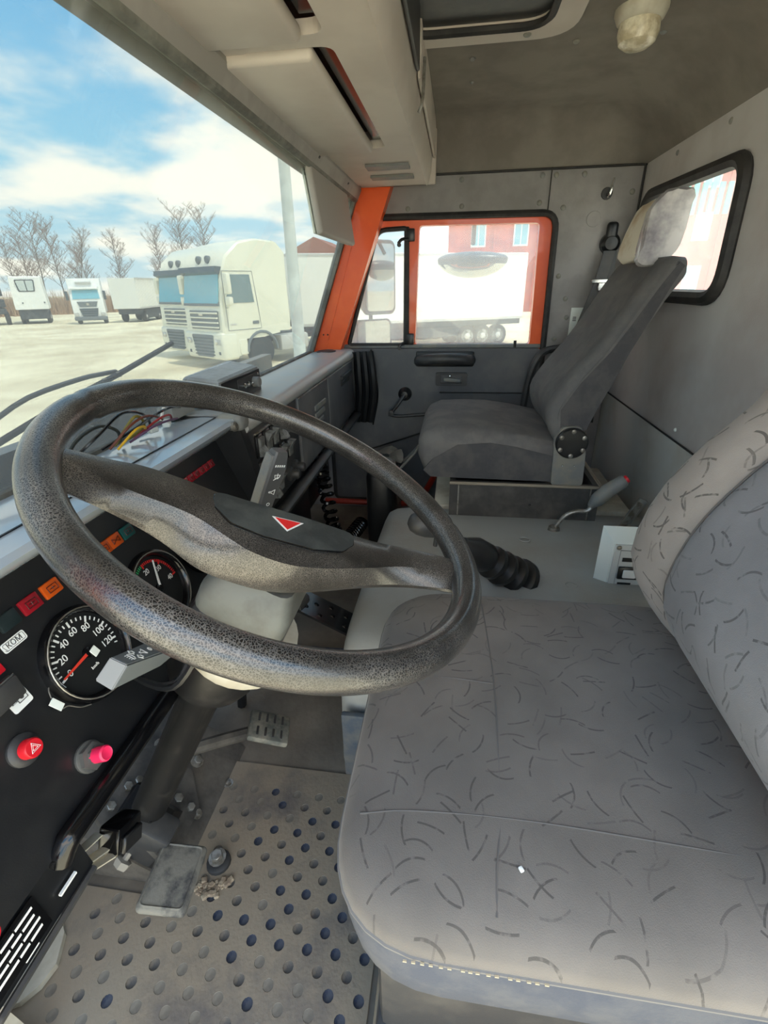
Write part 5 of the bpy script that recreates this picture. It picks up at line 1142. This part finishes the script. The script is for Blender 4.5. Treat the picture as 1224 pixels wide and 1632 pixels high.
hl = [[(0.012*math.cos(k*PI/5)*0.55+hx, 0.012*math.sin(k*PI/5)*0.55+hy) for k in range(10)] for hx, hy in ((-0.02, -0.055), (0.016, -0.055), (-0.004, -0.02), (0.022, -0.012), (-0.024, 0.012), (0.008, 0.026), (-0.015, 0.05), (0.022, 0.056))]
bm = BM(); plate(bm, [(p.x, p.y) for p in rpoly([(-.042, -.08), (.042, -.08), (.042, .08), (-.042, .08)], 0.01, 3)], hl, fZ(0, -1), 0.006)
m4 = rq.to_4x4(); m4.translation = V((0.915, 0.285, 0.285)); bm.transform(m4); obj('plate', bm, mBlackG, ac, smooth=0)
bm = BM(); tube(bm, [(0.90, 0.33, 0.30), (0.88, 0.37, 0.32), (0.86, 0.42, 0.30), (0.86, 0.50, 0.10), (0.86, 0.52, 0.0)], 0.012, 8, 4); obj('arm', bm, mBlack, ac)
bm = BM(); cyl(bm, (0.872, 0.345, 0.325), (0.91, 0.335, 0.325), 0.017, 16); obj('roller', bm, mDark, ac)
struct(obj('trim_11', bx(1.06, 1.075, 0.24, 0.8, -0.003, 0.03, 0.004), mFloorB))

# ================================================================ outside
GZ = -1.9
mGround = mat('pale_yard_dirt', S(232, 221, 190), 0.95, col2=S(198, 184, 152), scale=0.25, lo=0.42, hi=0.66, bump=0.3, bscale=3.0, detail=8)
bm = BM(); bx(-160, 320, -260, 320, GZ-0.2, GZ, 0, 1, bm); struct(obj('ground', bm, mGround, smooth=0))
mCab = mat('cream_white_cab', S(232, 230, 212), 0.35, coat=0.2)
mTr = mat('white_trailer', S(236, 236, 230), 0.5)
mTyre = mat('tyre', S(44, 46, 48), 0.85)
mHub = mat('wheel_hub', S(190, 190, 186), 0.45)
mGlassV = mat('vehicle_glass_sky_sheen', S(104, 176, 196), 0.08, spec=0.9)  # cyan base paints the reflected sky into the glass colour
mGrille = mat('grille_grey', S(104, 112, 118), 0.5)
mVisor = mat('dark_visor', S(60, 74, 84), 0.25)
mChas = mat('chassis', S(60, 66, 72), 0.7)
mHaze = mMidGrey
def wheel(parent, x, y, z, r, wd, axis=(0, 1, 0)):
    a = V(axis).normalized()
    bm = BM(); lathe(bm, [(r*0.6, 0), (r*0.92, 0.0), (r, wd*0.15), (r, wd*0.85), (r*0.92, wd), (r*0.6, wd)], V((x, y, z))-a*wd/2, a, 24); q = obj('wheel', bm, mTyre, parent, local=True)
    bm = BM(); lathe(bm, [(r*0.62, 0), (r*0.58, 0.05), (r*0.3, 0.08), (r*0.28, -0.02), (r*0.2, -0.05), (0, -0.05)], V((x, y, z))-a*(wd/2+0.0), a, 20); obj('hub', bm, mHub, q, local=True)
    return q
def make_lorry(label, loc):
    t = thing('lorry', label, 'lorry', loc)
    L = dict(parent=t, local=True)
    # cab shell: profile in XZ, extruded across Y, front at x=0 facing -X
    bm = BM(); W = 1.14
    prof = [(0.10, 0.42), (0.02, 0.8), (0.0, 1.25), (0.04, 2.0), (0.22, 3.0), (0.42, 3.45), (0.95, 3.85), (1.6, 3.98), (2.25, 3.95), (2.25, 1.05), (1.85, 1.0), (1.55, 0.95), (0.62, 0.95), (0.55, 0.42)]
    rings = []
    for s, k in ((-W, 0.05), (-W+0.05, 0.0), (W-0.05, 0.0), (W, 0.05)):
        rings.append([V((x+(k if x < 0.5 else 0), s, z-(k if z > 3 else 0))) for x, z in prof])
    loft(bm, rings); cab_ = obj('cab', bm, mCab, smooth=30, **L)
    bm = BM(); prism(bm, [(0.035, -1.03, 2.08), (0.035, 1.03, 2.08), (0.195, 1.0, 2.92), (0.195, -1.0, 2.92)], (-0.03, 0, 0.004)); obj('windscreen', bm, mGlassV, smooth=0, **L)
    bm = BM(); prism(bm, [(0.03, -1.06, 2.0), (0.03, 1.06, 2.0), (0.05, 1.05, 2.12), (0.05, -1.05, 2.12)], (-0.035, 0, 0.002)); obj('wiper_cowl', bm, mGrille, smooth=0, **L)
    bm = BM(); prism(bm, [(0.17, -1.09, 2.92), (0.02, -1.07, 3.0), (0.06, -1.07, 3.16), (0.28, -1.09, 3.14)], (0, 2.18, 0)); obj('visor', bm, mVisor, smooth=0, **L)
    bm = BM(); bx(-0.035, 0.02, -0.95, 0.72, 1.28, 1.86, 0.02, 1, bm); gr = obj('grille', bm, mGrille, smooth=0, **L)
    for k in range(4):
        bm = BM(); bx(-0.07, -0.02, -0.97, 0.74, 1.33+0.145*k, 1.38+0.145*k, 0.01, 1, bm); obj('slat', bm, mCab, gr, local=True)
    bm = BM(); bx(-0.065, -0.03, -0.12, 0.12, 1.70, 1.78, 0.01, 1, bm); obj('badge', bm, mChrome, gr, local=True)
    bm = BM(); loft(bm, [[V((x, y, z)) for x in (-0.10, 0.55) for y in ()] for z in ()]) if False else None
    bm = BM(); bx(-0.10, 0.5, -1.16, 1.16, 0.32, 1.20, 0.10, 3, bm); bp = obj('bumper', bm, mCab, **L)
    bm = BM(); prism(bm, [(-0.11, p.x, p.y) for p in rpoly([(-0.68, 1.12), (0.68, 1.12), (0.50, 0.40), (-0.50, 0.40)], 0.08, 3)], (0.05, 0, 0)); lg = obj('lower_grille', bm, mGrille, smooth=0, **L)
    for k in range(6):
        bm = BM(); bx(-0.125, -0.10, -0.60, 0.60, 0.46+0.105*k, 0.50+0.105*k, 0.005, 1, bm); obj('slat', bm, mVisor, lg, local=True)
    for s in (-1, 1):
        bm = BM(); bx(-0.125, -0.04, s*0.72, s*1.06, 0.80, 1.0, 0.04, 2, bm); q = obj('headlamp', bm, mHub, **L)
        bm = BM(); lathe(bm, [(0.075, 0), (0.075, 0.015), (0, 0.03)], (-0.122, s*0.83, 0.9), (-1, 0, 0), 14); obj('reflector', bm, mChrome, q, local=True)
        bm = BM(); bx(-0.118, -0.09, s*0.86, s*0.96, 0.50, 0.60, 0.01, 1, bm); obj('fog_lamp', bm, mVisor, **L)
        # door, window, mirrors
        yq = s*(W+0.002)
        bm = BM(); prism(bm, [(x, yq, z) for x, z in ((0.26, 2.08), (1.30, 2.08), (1.22, 2.92), (0.40, 2.92))], (0, s*0.012, 0)); obj('side_window', bm, mat('side_glass_grey', S(96, 122, 128), 0.1, spec=0.9), smooth=0, **L)
        bm = BM(); tube(bm, [(x, yq, z) for x, z in ((0.22, 3.02), (0.2, 1.25), (1.48, 1.25), (1.42, 2.1), (1.34, 3.02))], 0.012, 4, closed=True); obj('door_gap', bm, mGrille, smooth=0, **L)
        bm = BM(); bx(1.15, 1.40, yq, yq+s*0.02, 1.40, 1.50, 0.008, 1, bm); obj('door_handle', bm, mGrille, **L)
        bm = BM(); bx(0.30, 0.52, yq, yq+s*0.012, 1.40, 1.46, 0.004, 1, bm); obj('badge', bm, mHub, **L)
        bm = BM(); bx(0.14, 0.30, s*(W+0.10), s*(W+0.36), 2.35, 2.95, 0.05, 2, bm); bx(0.14, 0.30, s*(W+0.10), s*(W+0.36), 2.02, 2.28, 0.05, 2, bm); tube(bm, [(0.25, s*W, 1.95), (0.22, s*(W+0.18), 1.98), (0.22, s*(W+0.2), 2.05)], 0.03, 6); obj('mirror', bm, mCab, **L)
        bm = BM(); tube(bm, [(1.45+0.62*math.cos(a_*PI/10), s*(W+0.005), 0.52+0.62*math.sin(a_*PI/10)) for a_ in range(0, 11)], 0.05, 6); obj('wheel_arch', bm, mGrille, **L)
        wheel(t, 1.45, s*(W-0.16), 0.5, 0.5, 0.32, (0, -s*-1, 0))
        bm = BM(); bx(0.52, 0.84, s*(W-0.1), s*(W+0.02), 0.45, 0.95, 0.02, 1, bm); obj('step', bm, mCab, **L)
    for y in (-0.25, 0.28):
        bm = BM(); lathe(bm, [(0.10, 0), (0.13, 0.03), (0.12, 0.12), (0.05, 0.20), (0, 0.21)], (0.30, y, 3.36), (1, 0, 0.1), 14); tube(bm, [(0.38, y, 3.38), (0.42, y, 3.25)], 0.02, 5); obj('roof_lamp', bm, mGrille, **L)
    for y in (-1.12, 1.12):
        bm = BM(); prism(bm, [(2.25, y, 1.1), (2.75, y, 1.1), (2.75, y, 3.6), (2.45, y, 3.9), (2.25, y, 3.95)], (0, 0.03 if y < 0 else -0.03, 0)); obj('side_fairing', bm, mCab, smooth=0, **L)
    bm = BM(); bx(2.2, 4.4, -0.45, 0.45, 0.7, 0.98, 0.02, 1, bm); obj('chassis_rail', bm, mChas, **L)
    bm = BM(); bx(2.3, 3.6, -1.1, -0.55, 0.4, 0.95, 0.08, 2, bm); bx(2.3, 3.6, 0.55, 1.1, 0.4, 0.95, 0.08, 2, bm); obj('fuel_tank', bm, mHub, **L)
    return t
lr1 = make_lorry('cream white lorry with two roof lamps parked nearest, facing the cab', (18.75, 9.75, GZ))
lr1.rotation_euler = (0, 0, R(-31)); lr1.scale = (1.2, 1.12, 1.15)
lr2 = copy_tree(lr1); lr2.location = (21.3, 12.35, GZ); lr2['label'] = 'cream white lorry half hidden behind the nearest parked lorry'
lr1['group'] = lr2['group'] = 'two parked cream lorries'
def make_trailer(label, loc, length, wheels, h=4.0, axis='X', m=mTr):
    """box body along +X (or -Y) from the origin"""
    t = thing('semi_trailer', label, 'trailer', loc)
    if axis == 'Y': t.rotation_euler = (0, 0, -PI/2)
    bm = BM(); bx(0, length, -1.25, 1.25, 1.25, h, 0.03, 1, bm); obj('box_body', bm, m, t, local=True)
    bm = BM(); bx(0.1, length-0.1, -1.15, 1.15, 1.0, 1.24, 0, 1, bm); bx(length*0.3, length*0.75, -1.05, 1.05, 0.5, 1.0, 0.03, 1, bm); obj('chassis', bm, mChas, t, local=True)
    for s in (-1, 1):
        bm = BM(); bx(0.02, length-0.02, s*1.255, s*1.265, 1.25, 1.36, 0, 1, bm); bx(0.02, length-0.02, s*1.255, s*1.265, h-0.12, h-0.02, 0, 1, bm); obj('rail', bm, mHub, t, local=True)
        for wx in wheels: wheel(t, wx, s*1.0, 0.5, 0.5, 0.38, (0, 1 if s < 0 else -1, 0))
        bm = BM(); bx(length*0.28, length*0.30, s*0.9, s*1.0, 0.1, 1.0, 0, 1, bm); obj('landing_leg', bm, mChas, t, local=True)
    return t
t1 = make_trailer('long white trailer seen through windscreen and passenger window, three axles at its tail', (23.6, 7.4, GZ), 11.2, (8.2, 9.05, 9.9), 4.2)
t1.rotation_euler = (0, 0, R(-66))
t2 = make_trailer('white box trailer behind the second cream lorry', (26.6, 10.6, GZ), 11.4, (8.2, 9.05, 9.9), 4.4)
t2.rotation_euler = (0, 0, R(-66))
# light pole
lp = thing('light_pole', 'tall pale grey concrete light pole in front of the parked lorries', 'pole', (14.5, 4.62, GZ))
bm = BM(); lathe(bm, [(0.19, 0.0), (0.175, 2.0), (0.15, 5.0), (0.12, 9.5), (0, 9.5)], (14.5, 4.62, GZ), (0.0, -0.005, 1), 20); obj('shaft', bm, mat('pole_grey', S(206, 212, 210), 0.8, col2=S(186, 192, 190), scale=2), lp)
bm = BM(); lathe(bm, [(0.30, 0), (0.28, 0.25), (0.19, 0.3)], (14.5, 4.62, GZ), (0, 0, 1), 20); obj('base', bm, mat('pole_grey', S(206, 212, 210), 0.8), lp)
# light pole arm with lamp, above the view
bm = BM(); tube(bm, [(14.5, 4.58, 7.4), (14.3, 4.58, 7.8), (13.3, 4.58, 8.0)], 0.05, 8, 4); box(bm, (13.1, 4.58, 8.0), (0.5, 0.2, 0.12), 0.03, 2); obj('lamp_arm', bm, mHub, lp)

def facing(x, y): return math.atan2(y, x)            # turn local -X towards the cab
def far_lorry(label, loc, k=1.0):
    t = thing('lorry', label, 'lorry', loc, rot=(0, 0, facing(loc[0], loc[1])-0.10)); t.scale = (k, k, k); L = dict(parent=t, local=True)
    mW = mat('bright_white_cab', S(240, 242, 240), 0.35)
    bm = BM(); rings = []
    for s, q in ((-1.22, 0.06), (-1.16, 0), (1.16, 0), (1.22, 0.06)):
        rings.append([V((x+(q if x < 0.5 else 0), s, z)) for x, z in ((0.1, 0.4), (0.0, 0.9), (0.05, 1.95), (0.35, 2.75), (0.45, 3.1), (0.6, 3.55), (2.2, 3.6), (2.2, 0.9), (0.6, 0.9), (0.55, 0.4))])
    loft(bm, rings); obj('cab', bm, mW, smooth=30, **L)
    bm = BM(); prism(bm, [(0.035, -1.02, 1.98), (0.035, 1.02, 1.98), (0.31, 0.95, 2.66), (0.31, -0.95, 2.66)], (-0.03, 0, 0.01)); obj('windscreen', bm, mGlassV, smooth=0, **L)
    bm = BM(); prism(bm, [(0.20, -1.05, 2.72), (0.06, -1.0, 2.76), (0.10, -1.0, 2.92), (0.36, -1.05, 2.92)], (0, 2.1, 0)); obj('visor', bm, mW, smooth=0, **L)
    bm = BM(); bx(0.30, 0.5, -0.6, 0.6, 3.12, 3.3, 0.02, 1, bm); obj('roof_sign', bm, mHub, **L)
    bm = BM(); prism(bm, [(-0.02, -0.78, 1.78), (-0.02, 0.78, 1.78), (-0.04, 0.62, 1.36), (-0.04, -0.62, 1.36)], (0.05, 0, 0)); gq = obj('upper_grille', bm, mGrille, smooth=0, **L)
    bm = BM(); lathe(bm, [(0.11, 0), (0.11, 0.03), (0, 0.04)], (-0.03, 0, 1.57), (-1, 0, 0), 14); obj('badge', bm, mCream, gq, local=True)
    bm = BM(); prism(bm, [(-0.03, -0.72, 1.24), (-0.03, 0.72, 1.24), (-0.06, 0.55, 0.62), (-0.06, -0.55, 0.62)], (0.05, 0, 0)); gq = obj('lower_grille', bm, mVisor, smooth=0, **L)
    for i_ in range(3):
        bm = BM(); bx(-0.075, -0.03, -0.66+0.03*i_*0, 0.66, 0.74+0.17*i_, 0.78+0.17*i_, 0, 1, bm); obj('slat', bm, mGrille, gq, local=True)
    bm = BM(); bx(-0.10, 0.5, -1.24, 1.24, 0.30, 0.58, 0.05, 2, bm); obj('bumper', bm, mGrille, **L)
    for s in (-1, 1):
        bm = BM(); bx(-0.06, 0.05, s*0.80, s*1.16, 0.62, 0.92, 0.05, 2, bm); obj('headlamp', bm, mHub, **L)
        bm = BM(); bx(0.1, 0.25, s*1.3, s*1.52, 1.9, 2.6, 0.04, 2, bm); obj('mirror', bm, mVisor, **L)
        wheel(t, 1.1, s*1.0, 0.5, 0.5, 0.32, (0, 1 if s < 0 else -1, 0))
    return t
far_lorry('bright white lorry facing the yard between the van body and the container', (45.2, 34.9, GZ), 1.12)
# white van body seen end on
vb = thing('van_body', 'white van body with a wide rear window at the far left of the yard', 'van', (46.2, 41.8, GZ), rot=(0, 0, facing(46.2, 41.8)-0.06)); L = dict(parent=vb, local=True)
bm = BM(); loft(bm, [[V((x, y*k, z)) for x, y in ((x0, -1), (5.5, -1), (5.5, 1), (x0, 1))] for z, k, x0 in ((1.35, 1.38, -0.25), (1.7, 1.4, -0.2), (4.2, 1.28, 0.25), (4.32, 1.2, 0.35))]); obj('body', bm, mTr, smooth=20, **L)
bm = BM(); prism(bm, [(0.0, p.x, p.y) for p in rpoly([(-0.62, 2.95), (0.72, 2.95), (0.86, 4.02), (-0.76, 4.02)], 0.12, 3)], (-0.02, 0, 0)); wq = obj('window_rubber', bm, mChas, smooth=0, **L)
bm = BM(); prism(bm, [(-0.02, p.x, p.y) for p in rpoly([(-0.52, 3.03), (0.62, 3.03), (0.76, 3.93), (-0.66, 3.93)], 0.1, 3)], (-0.02, 0, 0)); obj('window_glass', bm, mat('pale_glass', S(196, 206, 204), 0.1), wq, local=True, smooth=0)
bm = BM(); bx(-0.06, -0.03, -0.03, 0.05, 3.0, 3.98, 0, 1, bm); obj('window_bar', bm, mChas, wq, local=True)
bm = BM(); bx(-0.1, 5.4, -1.2, 1.2, 0.45, 1.35, 0.05, 1, bm); obj('chassis', bm, mChas, **L)
for s in (-1, 1):
    bm = BM(); lathe(bm, [(0.07, 0), (0.06, 0.03), (0, 0.04)], (-0.22, s*0.9-0.25, 1.95), (-1, 0, 0), 12); obj('lamp', bm, mVisor, **L)
    for wx in (1.2, 4.2): wheel(vb, wx, s*1.1, 0.55, 0.55, 0.35, (0, 1 if s < 0 else -1, 0))
# container body on a chassis
ct = thing('container_trailer', 'white ribbed container on a dark chassis left of the parked lorries', 'container', (46.8, 32.0, GZ), rot=(0, 0, R(10))); L = dict(parent=ct, local=True)
bm = BM(); bx(0, 7.0, -1.3, 1.3, 1.25, 3.95, 0.02, 1, bm); bd = obj('body', bm, mTr, smooth=0, **L)
for k in range(18):
    bm = BM(); bx(0.15+0.38*k, 0.32+0.38*k, -1.36, -1.30, 1.4, 3.85, 0.01, 1, bm); obj('rib', bm, mTr, bd, local=True, smooth=0)
bm = BM(); bx(-0.02, 7.02, -1.38, -1.28, 3.85, 3.99, 0, 1, bm); bx(-0.02, 7.02, -1.38, -1.28, 1.25, 1.4, 0, 1, bm); obj('rail', bm, mHub, **L)
bm = BM(); bx(0.2, 6.9, -1.0, 1.0, 0.75, 1.24, 0, 1, bm); bx(1.4, 5.8, -1.2, -0.9, 0.3, 1.2, 0.05, 1, bm); obj('chassis', bm, mChas, **L)
for wx in (1.4, 4.6, 5.9):
    for s in (-1, 1): wheel(ct, wx, s*1.0, 0.5, 0.5, 0.35, (0, 1 if s < 0 else -1, 0))
# dark truck chassis cut by the left frame edge
dt = thing('dark_truck', 'dark flatbed truck cut off by the left edge of the windscreen', 'truck', (44.0, 44.3, GZ), rot=(0, 0, facing(44.0, 44.3))); L = dict(parent=dt, local=True)
bm = BM(); bx(0, 5, -1.2, 1.2, 1.0, 1.5, 0.03, 1, bm); bx(0.5, 2.5, -1.25, 1.25, 2.6, 3.9, 0.1, 2, bm); bx(0.3, 4.5, -1.25, 1.25, 1.6, 2.3, 0.05, 1, bm); obj('body', bm, mChas, **L)
for s in (-1, 1): wheel(dt, 0.6, s*1.1, 0.6, 0.6, 0.4, (0, 1 if s < 0 else -1, 0))

# brick works building beyond the passenger door
mBrick = mat('red_brick_wall', S(196, 84, 66), 0.9, col2=S(178, 70, 54), scale=1.2)
bd = thing('brick_building', 'long red brick building with white framed windows beyond the trailer', 'building', (62, -25, GZ))
bm = BM(); bx(58, 72, -70, 1.2, GZ, 13, 0, 1, bm); obj('wall', bm, mBrick, bd, smooth=0)
bm = BM(); bx(57.8, 72, -70.2, 1.4, 13, 13.5, 0, 1, bm); obj('roof', bm, mHub, bd, smooth=0)
for k in range(16):
    y_ = -1.9-4.3*k
    bm = BM(); bx(57.85, 58.0, y_-1.75, y_-1.55, GZ, 13, 0, 1, bm); obj('pilaster', bm, mBrick, bd, smooth=0)
    for z_ in (0.0, 4.6, 9.0):
        bm = BM(); bx(57.86, 58.0, y_-0.75, y_+0.75, z_-0.2, z_+2.2, 0, 1, bm); q = obj('window', bm, mTr, bd, smooth=0)
        bm = BM(); bx(57.83, 57.87, y_-0.62, y_-0.06, z_-0.05, z_+2.05, 0, 1, bm); bx(57.83, 57.87, y_+0.06, y_+0.62, z_-0.05, z_+2.05, 0, 1, bm); obj('pane', bm, mGlassV, q, smooth=0)
mTeal = mat('teal_sheet', S(72, 196, 180), 0.5)
for k in range(14):
    bm = BM(); bx(57.6, 57.84, -20.0-0.75*k, -19.6-0.75*k, 6.6, 9.2, 0, 1, bm); obj('teal_slat', bm, mTeal, bd, smooth=0)
hs = thing('low_shed', 'low shed with reddish roof showing above the lorry trailer', 'building', (62, 16, GZ))
bm = BM(); bx(60, 68, 11.5, 21, GZ, 3.6, 0, 1, bm); obj('wall', bm, mCream, hs, smooth=0)
bm = BM(); prism(bm, [(59.5, 11, 3.6), (59.5, 21.5, 3.6), (59.5, 16.2, 6.0)], (9, 0, 0)); obj('roof', bm, mat('rust_roof', S(150, 92, 74), 0.8), hs, smooth=0)

# bare birches on a brushy bank
mBark = mat('birch_bark', S(150, 140, 132), 0.9, col2=S(98, 88, 82), scale=2)
mTwig = mat('bare_twigs', S(146, 122, 108), 0.9)
def make_tree(seed, h):
    g = random.Random(seed); tr = BM(); tw = BM()
    def branch(p, d, ln, r, lv):
        n = 4 if lv < 2 else 3; pts = [p]; q = p.copy(); dd = d.copy()
        for k in range(n):
            dd = (dd+V((g.uniform(-.16, .16), g.uniform(-.16, .16), g.uniform(-.02, .12)))).normalized(); q = q+dd*ln/n; pts.append(q.copy())
        tube(tr if lv < 2 else tw, pts, r, 5 if lv < 2 else 3, radii=[max(r*(1-0.75*k/n), 0.012) for k in range(n+1)])
        if lv >= 3: return
        cnt = (26, 8, 5)[lv]
        for k in range(cnt):
            f_ = (0.28 if lv == 0 else 0.2)+(0.72 if lv == 0 else 0.8)*k/cnt
            i = min(int(f_*n), n-1); b_ = pts[i].lerp(pts[i+1], f_*n-i)
            a = g.uniform(0, 2*PI); up_ = 0.9 if lv == 0 else 0.6
            nd = (V((math.cos(a), math.sin(a), up_+g.uniform(-.2, .4)))).normalized()
            branch(b_, nd, ln*(0.34 if lv == 0 else 0.5)*g.uniform(0.7, 1.15)*(1-0.35*f_), r*(0.36 if lv == 0 else 0.45), lv+1)
    branch(V((0, 0, -0.1)), V((0, 0, 1)), h, h*0.009, 0)
    return tr, tw
protos = []
tl = ['slim bare birch tree on the bank behind the yard', 'broad bare tree with fine twigs on the bank behind the yard', 'pale bare tree beside the container']
trees = [(66, 0.922, 0.80, 0, 'short bare birch cut by the left edge of the windscreen view'), (78, 0.895, 1.05, 1, 'bare birch over the left corner of the white van body'), (68, 0.858, 1.00, 2, 'bare birch straight above the window of the white van body'), (84, 0.822, 1.15, 0, 'tallest bare birch of the left clump, right of the white van body'), (70, 0.787, 0.90, 1, 'bare birch between the white van body and the white lorry'), (86, 0.753, 0.85, 2, 'short bare birch above the cab of the bright white lorry'),
         (80, 0.673, 0.90, 2, 'lone pale bare tree standing above the ribbed container'), (88, 0.598, 1.05, 0, 'shorter bare tree just left of the two cream lorry roofs'),
         (78, 0.532, 1.12, 1, 'broad tall bare tree above the roof of the half hidden cream lorry'), (94, 0.482, 1.30, 0, 'slim tall bare tree above the roof lamps of the nearest cream lorry')]
for k, (x_, ra, s_, kd, lab) in enumerate(trees):
    y_ = x_*ra
    if kd >= len(protos) or protos[kd] is None:
        while len(protos) <= kd: protos.append(None)
        t = thing('bare_tree', '', 'tree', (x_, y_, GZ)); tr, tw = make_tree(21+kd, 11.5)
        obj('trunk', tr, mBark, t, local=True, smooth=0); obj('twigs', tw, mTwig, t, local=True, smooth=0); protos[kd] = t
    else:
        t = copy_tree(protos[kd]); t.location = (x_, y_, GZ)
    t.scale = (s_, s_, s_); t.rotation_euler = (0, 0, k*1.3)
    t['label'] = lab; t['group'] = 'bare trees behind the yard'
bm = BM(); g = random.Random(4)
for k in range(9000):
    u = g.random(); x_ = 56+44*u+g.uniform(-3, 3); y_ = 66-40*u+g.uniform(-3, 3); hh = g.uniform(1.2, 3.6)
    d_ = V((g.uniform(-.35, .35), g.uniform(-.35, .35), 1))*hh; s_ = V((g.uniform(-1, 1), g.uniform(-1, 1), 0)).normalized()*g.uniform(0.02, 0.06)
    a = bm.verts.new((x_-s_.x, y_-s_.y, GZ)); b = bm.verts.new((x_+s_.x, y_+s_.y, GZ)); c = bm.verts.new(V((x_, y_, GZ))+d_)
    bm.faces.new((a, b, c))
br = obj('brush', bm, mat('dry_brush', S(176, 146, 118), 0.95), kind='stuff', smooth=0); tag(br, 'dry brown brush on the bank under the bare trees', 'brush')
bm = BM(); loft(bm, [[V((x, y, z)) for x, y, z in ((58+44*u, 68-40*u, GZ), (60+44*u, 71-40*u, GZ+1.6), (66+44*u, 80-40*u, GZ+2.0), (70+44*u, 86-40*u, GZ))] for u in [-1, -0.5, 0, 0.25, 0.5, 0.75, 1, 1.3]], closed=True)
struct(obj('earth_bank', bm, mat('bank_earth', S(170, 146, 120), 0.95, col2=S(140, 118, 96), scale=0.8), smooth=40))

# ---------------------------------------------------------------- mirrors on the passenger side
mMirror = mat('mirror_silver', (0.42, 0.42, 0.40, 1), 0.03, 1.0)
def side_mirror(nm, label, c, w_, h_, yaw):
    t = thing(nm, label, 'mirror', c, rot=(0, 0, yaw))
    pts = [(p.x, p.y) for p in rpoly([(-w_/2, -h_/2), (w_/2, -h_/2), (w_/2, h_/2), (-w_/2, h_/2)], 0.03, 5)]
    bm = BM(); loft(bm, [[V((d_, a*k, b*k)) for a, b in pts] for d_, k in ((0.0, 1.0), (0.012, 1.04), (0.05, 0.95), (0.07, 0.7))]); obj('housing', bm, mDark, t, local=True)
    bm = BM(); plate(bm, [(a*0.90, b*0.93) for a, b in pts], [], lambda u, v, d: V((-0.002-d, u, v)), 0.002); obj('mirror_glass', bm, mMirror, t, local=True, smooth=0)
    return t
m1 = side_mirror('side_mirror', 'tall rounded main mirror outside the quarter window', (2.62, 0.388, 1.032), 0.185, 0.325, R(40))
m2 = side_mirror('side_mirror', 'small wide angle mirror below the tall side mirror', (2.62, 0.424, 0.764), 0.215, 0.15, R(40))
bm = BM(); tube(bm, [(2.16, 0.52, 1.25), (2.45, 0.52, 1.24), (2.68, 0.46, 1.16), (2.69, 0.46, 0.7), (2.5, 0.52, 0.62), (2.16, 0.56, 0.60)], 0.011, 8, 4); tag(obj('mirror_arm', bm, mRubber), 'black tubular arm carrying the two outside side mirrors', 'mirror arm')
km = thing('kerb_mirror', 'bowl shaped kerb mirror hanging outside the passenger window', 'mirror', (2.48, -0.06, 1.10))
def ell(u0, u1, rx, ry, rz, nu, nv, cz=0):
    bm = BM(); rings = []
    for i in range(nu+1):
        a = u0+(u1-u0)*i/nu
        rings.append([V((rx*math.cos(a)*math.cos(2*PI*j/nv), ry*math.cos(a)*math.sin(2*PI*j/nv), rz*math.sin(a)+cz)) for j in range(nv)])
    return loft(bm, rings, True, True)
bm = ell(R(0), R(86), 0.085, 0.158, 0.030, 8, 40); low_ = ell(R(-16), R(0), 0.085, 0.158, 0.080, 4, 40)
tmp = bpy.data.meshes.new('tmp'); low_.to_mesh(tmp); low_.free(); bm.from_mesh(tmp); bpy.data.meshes.remove(tmp)
obj('housing', bm, mat('mirror_case', S(40, 46, 60), 0.35), km, local=True, smooth=60)
bm = ell(R(-86), R(-15), 0.0845, 0.157, 0.079, 10, 40); obj('mirror_glass', bm, mMirror, km, local=True, smooth=60)
bm = BM(); tube(bm, [(0.02, 0, 0.06), (-0.05, 0.0, 0.16), (-0.20, 0.0, 0.20), (-0.30, 0, 0.19)], 0.010, 8, 4); obj('arm', bm, mDark, km, local=True)
# wiper on the outside of the windscreen
wp = thing('windscreen_wiper', 'black windscreen wiper with slotted blade lying low across the glass', 'wiper', (0.75, 0.62, 0.8))
wo = V((0, 0.012, 0.004))
bm = BM(); tube(bm, [V(p)+wo for p in ((0.50, 0.632, 0.786), (0.691, 0.617, 0.830), (0.834, 0.607, 0.855), (1.013, 0.594, 0.891))], 0.0045, 6, flat=(1, 1.2)); bl = obj('blade', bm, mBlack, wp)
bm = BM(); tube(bm, [V(p)+wo*1.8 for p in ((0.48, 0.626, 0.806), (0.561, 0.618, 0.825), (0.638, 0.609, 0.850), (0.748, 0.607, 0.858), (0.80, 0.603, 0.858), (0.835, 0.601, 0.857))], 0.004, 6, 3); obj('blade_spring', bm, mBlack, wp)
for k in range(5):
    f_ = 0.15+0.1*k; p = V((0.691, 0.617, 0.830)).lerp(V((0.834, 0.607, 0.855)), k/4)+wo
    bm = BM(); box(bm, tuple(p), (0.012, 0.006, 0.010), 0.001, 1); obj('blade_clip', bm, mMetal, bl)
bm = BM(); tube(bm, [V((0.80, 0.645, 0.757))+wo, V((0.765, 0.638, 0.772))+wo, V((0.74, 0.632, 0.786))+wo, V((0.70, 0.625, 0.815))+wo, V((0.70, 0.618, 0.832))+wo], 0.0045, 6, 3); obj('arm', bm, mBlack, wp)

# lettering becomes plain mesh
dg = bpy.context.evaluated_depsgraph_get()
for o in [o for o in sc.objects if o.type == 'FONT']:
    me = bpy.data.meshes.new_from_object(o.evaluated_get(dg)); nm = o.name
    q = bpy.data.objects.new('lettering', me); COL.objects.link(q); q.parent = o.parent; q.matrix_basis = o.matrix_basis.copy()
    bpy.data.objects.remove(o); q.name = nm
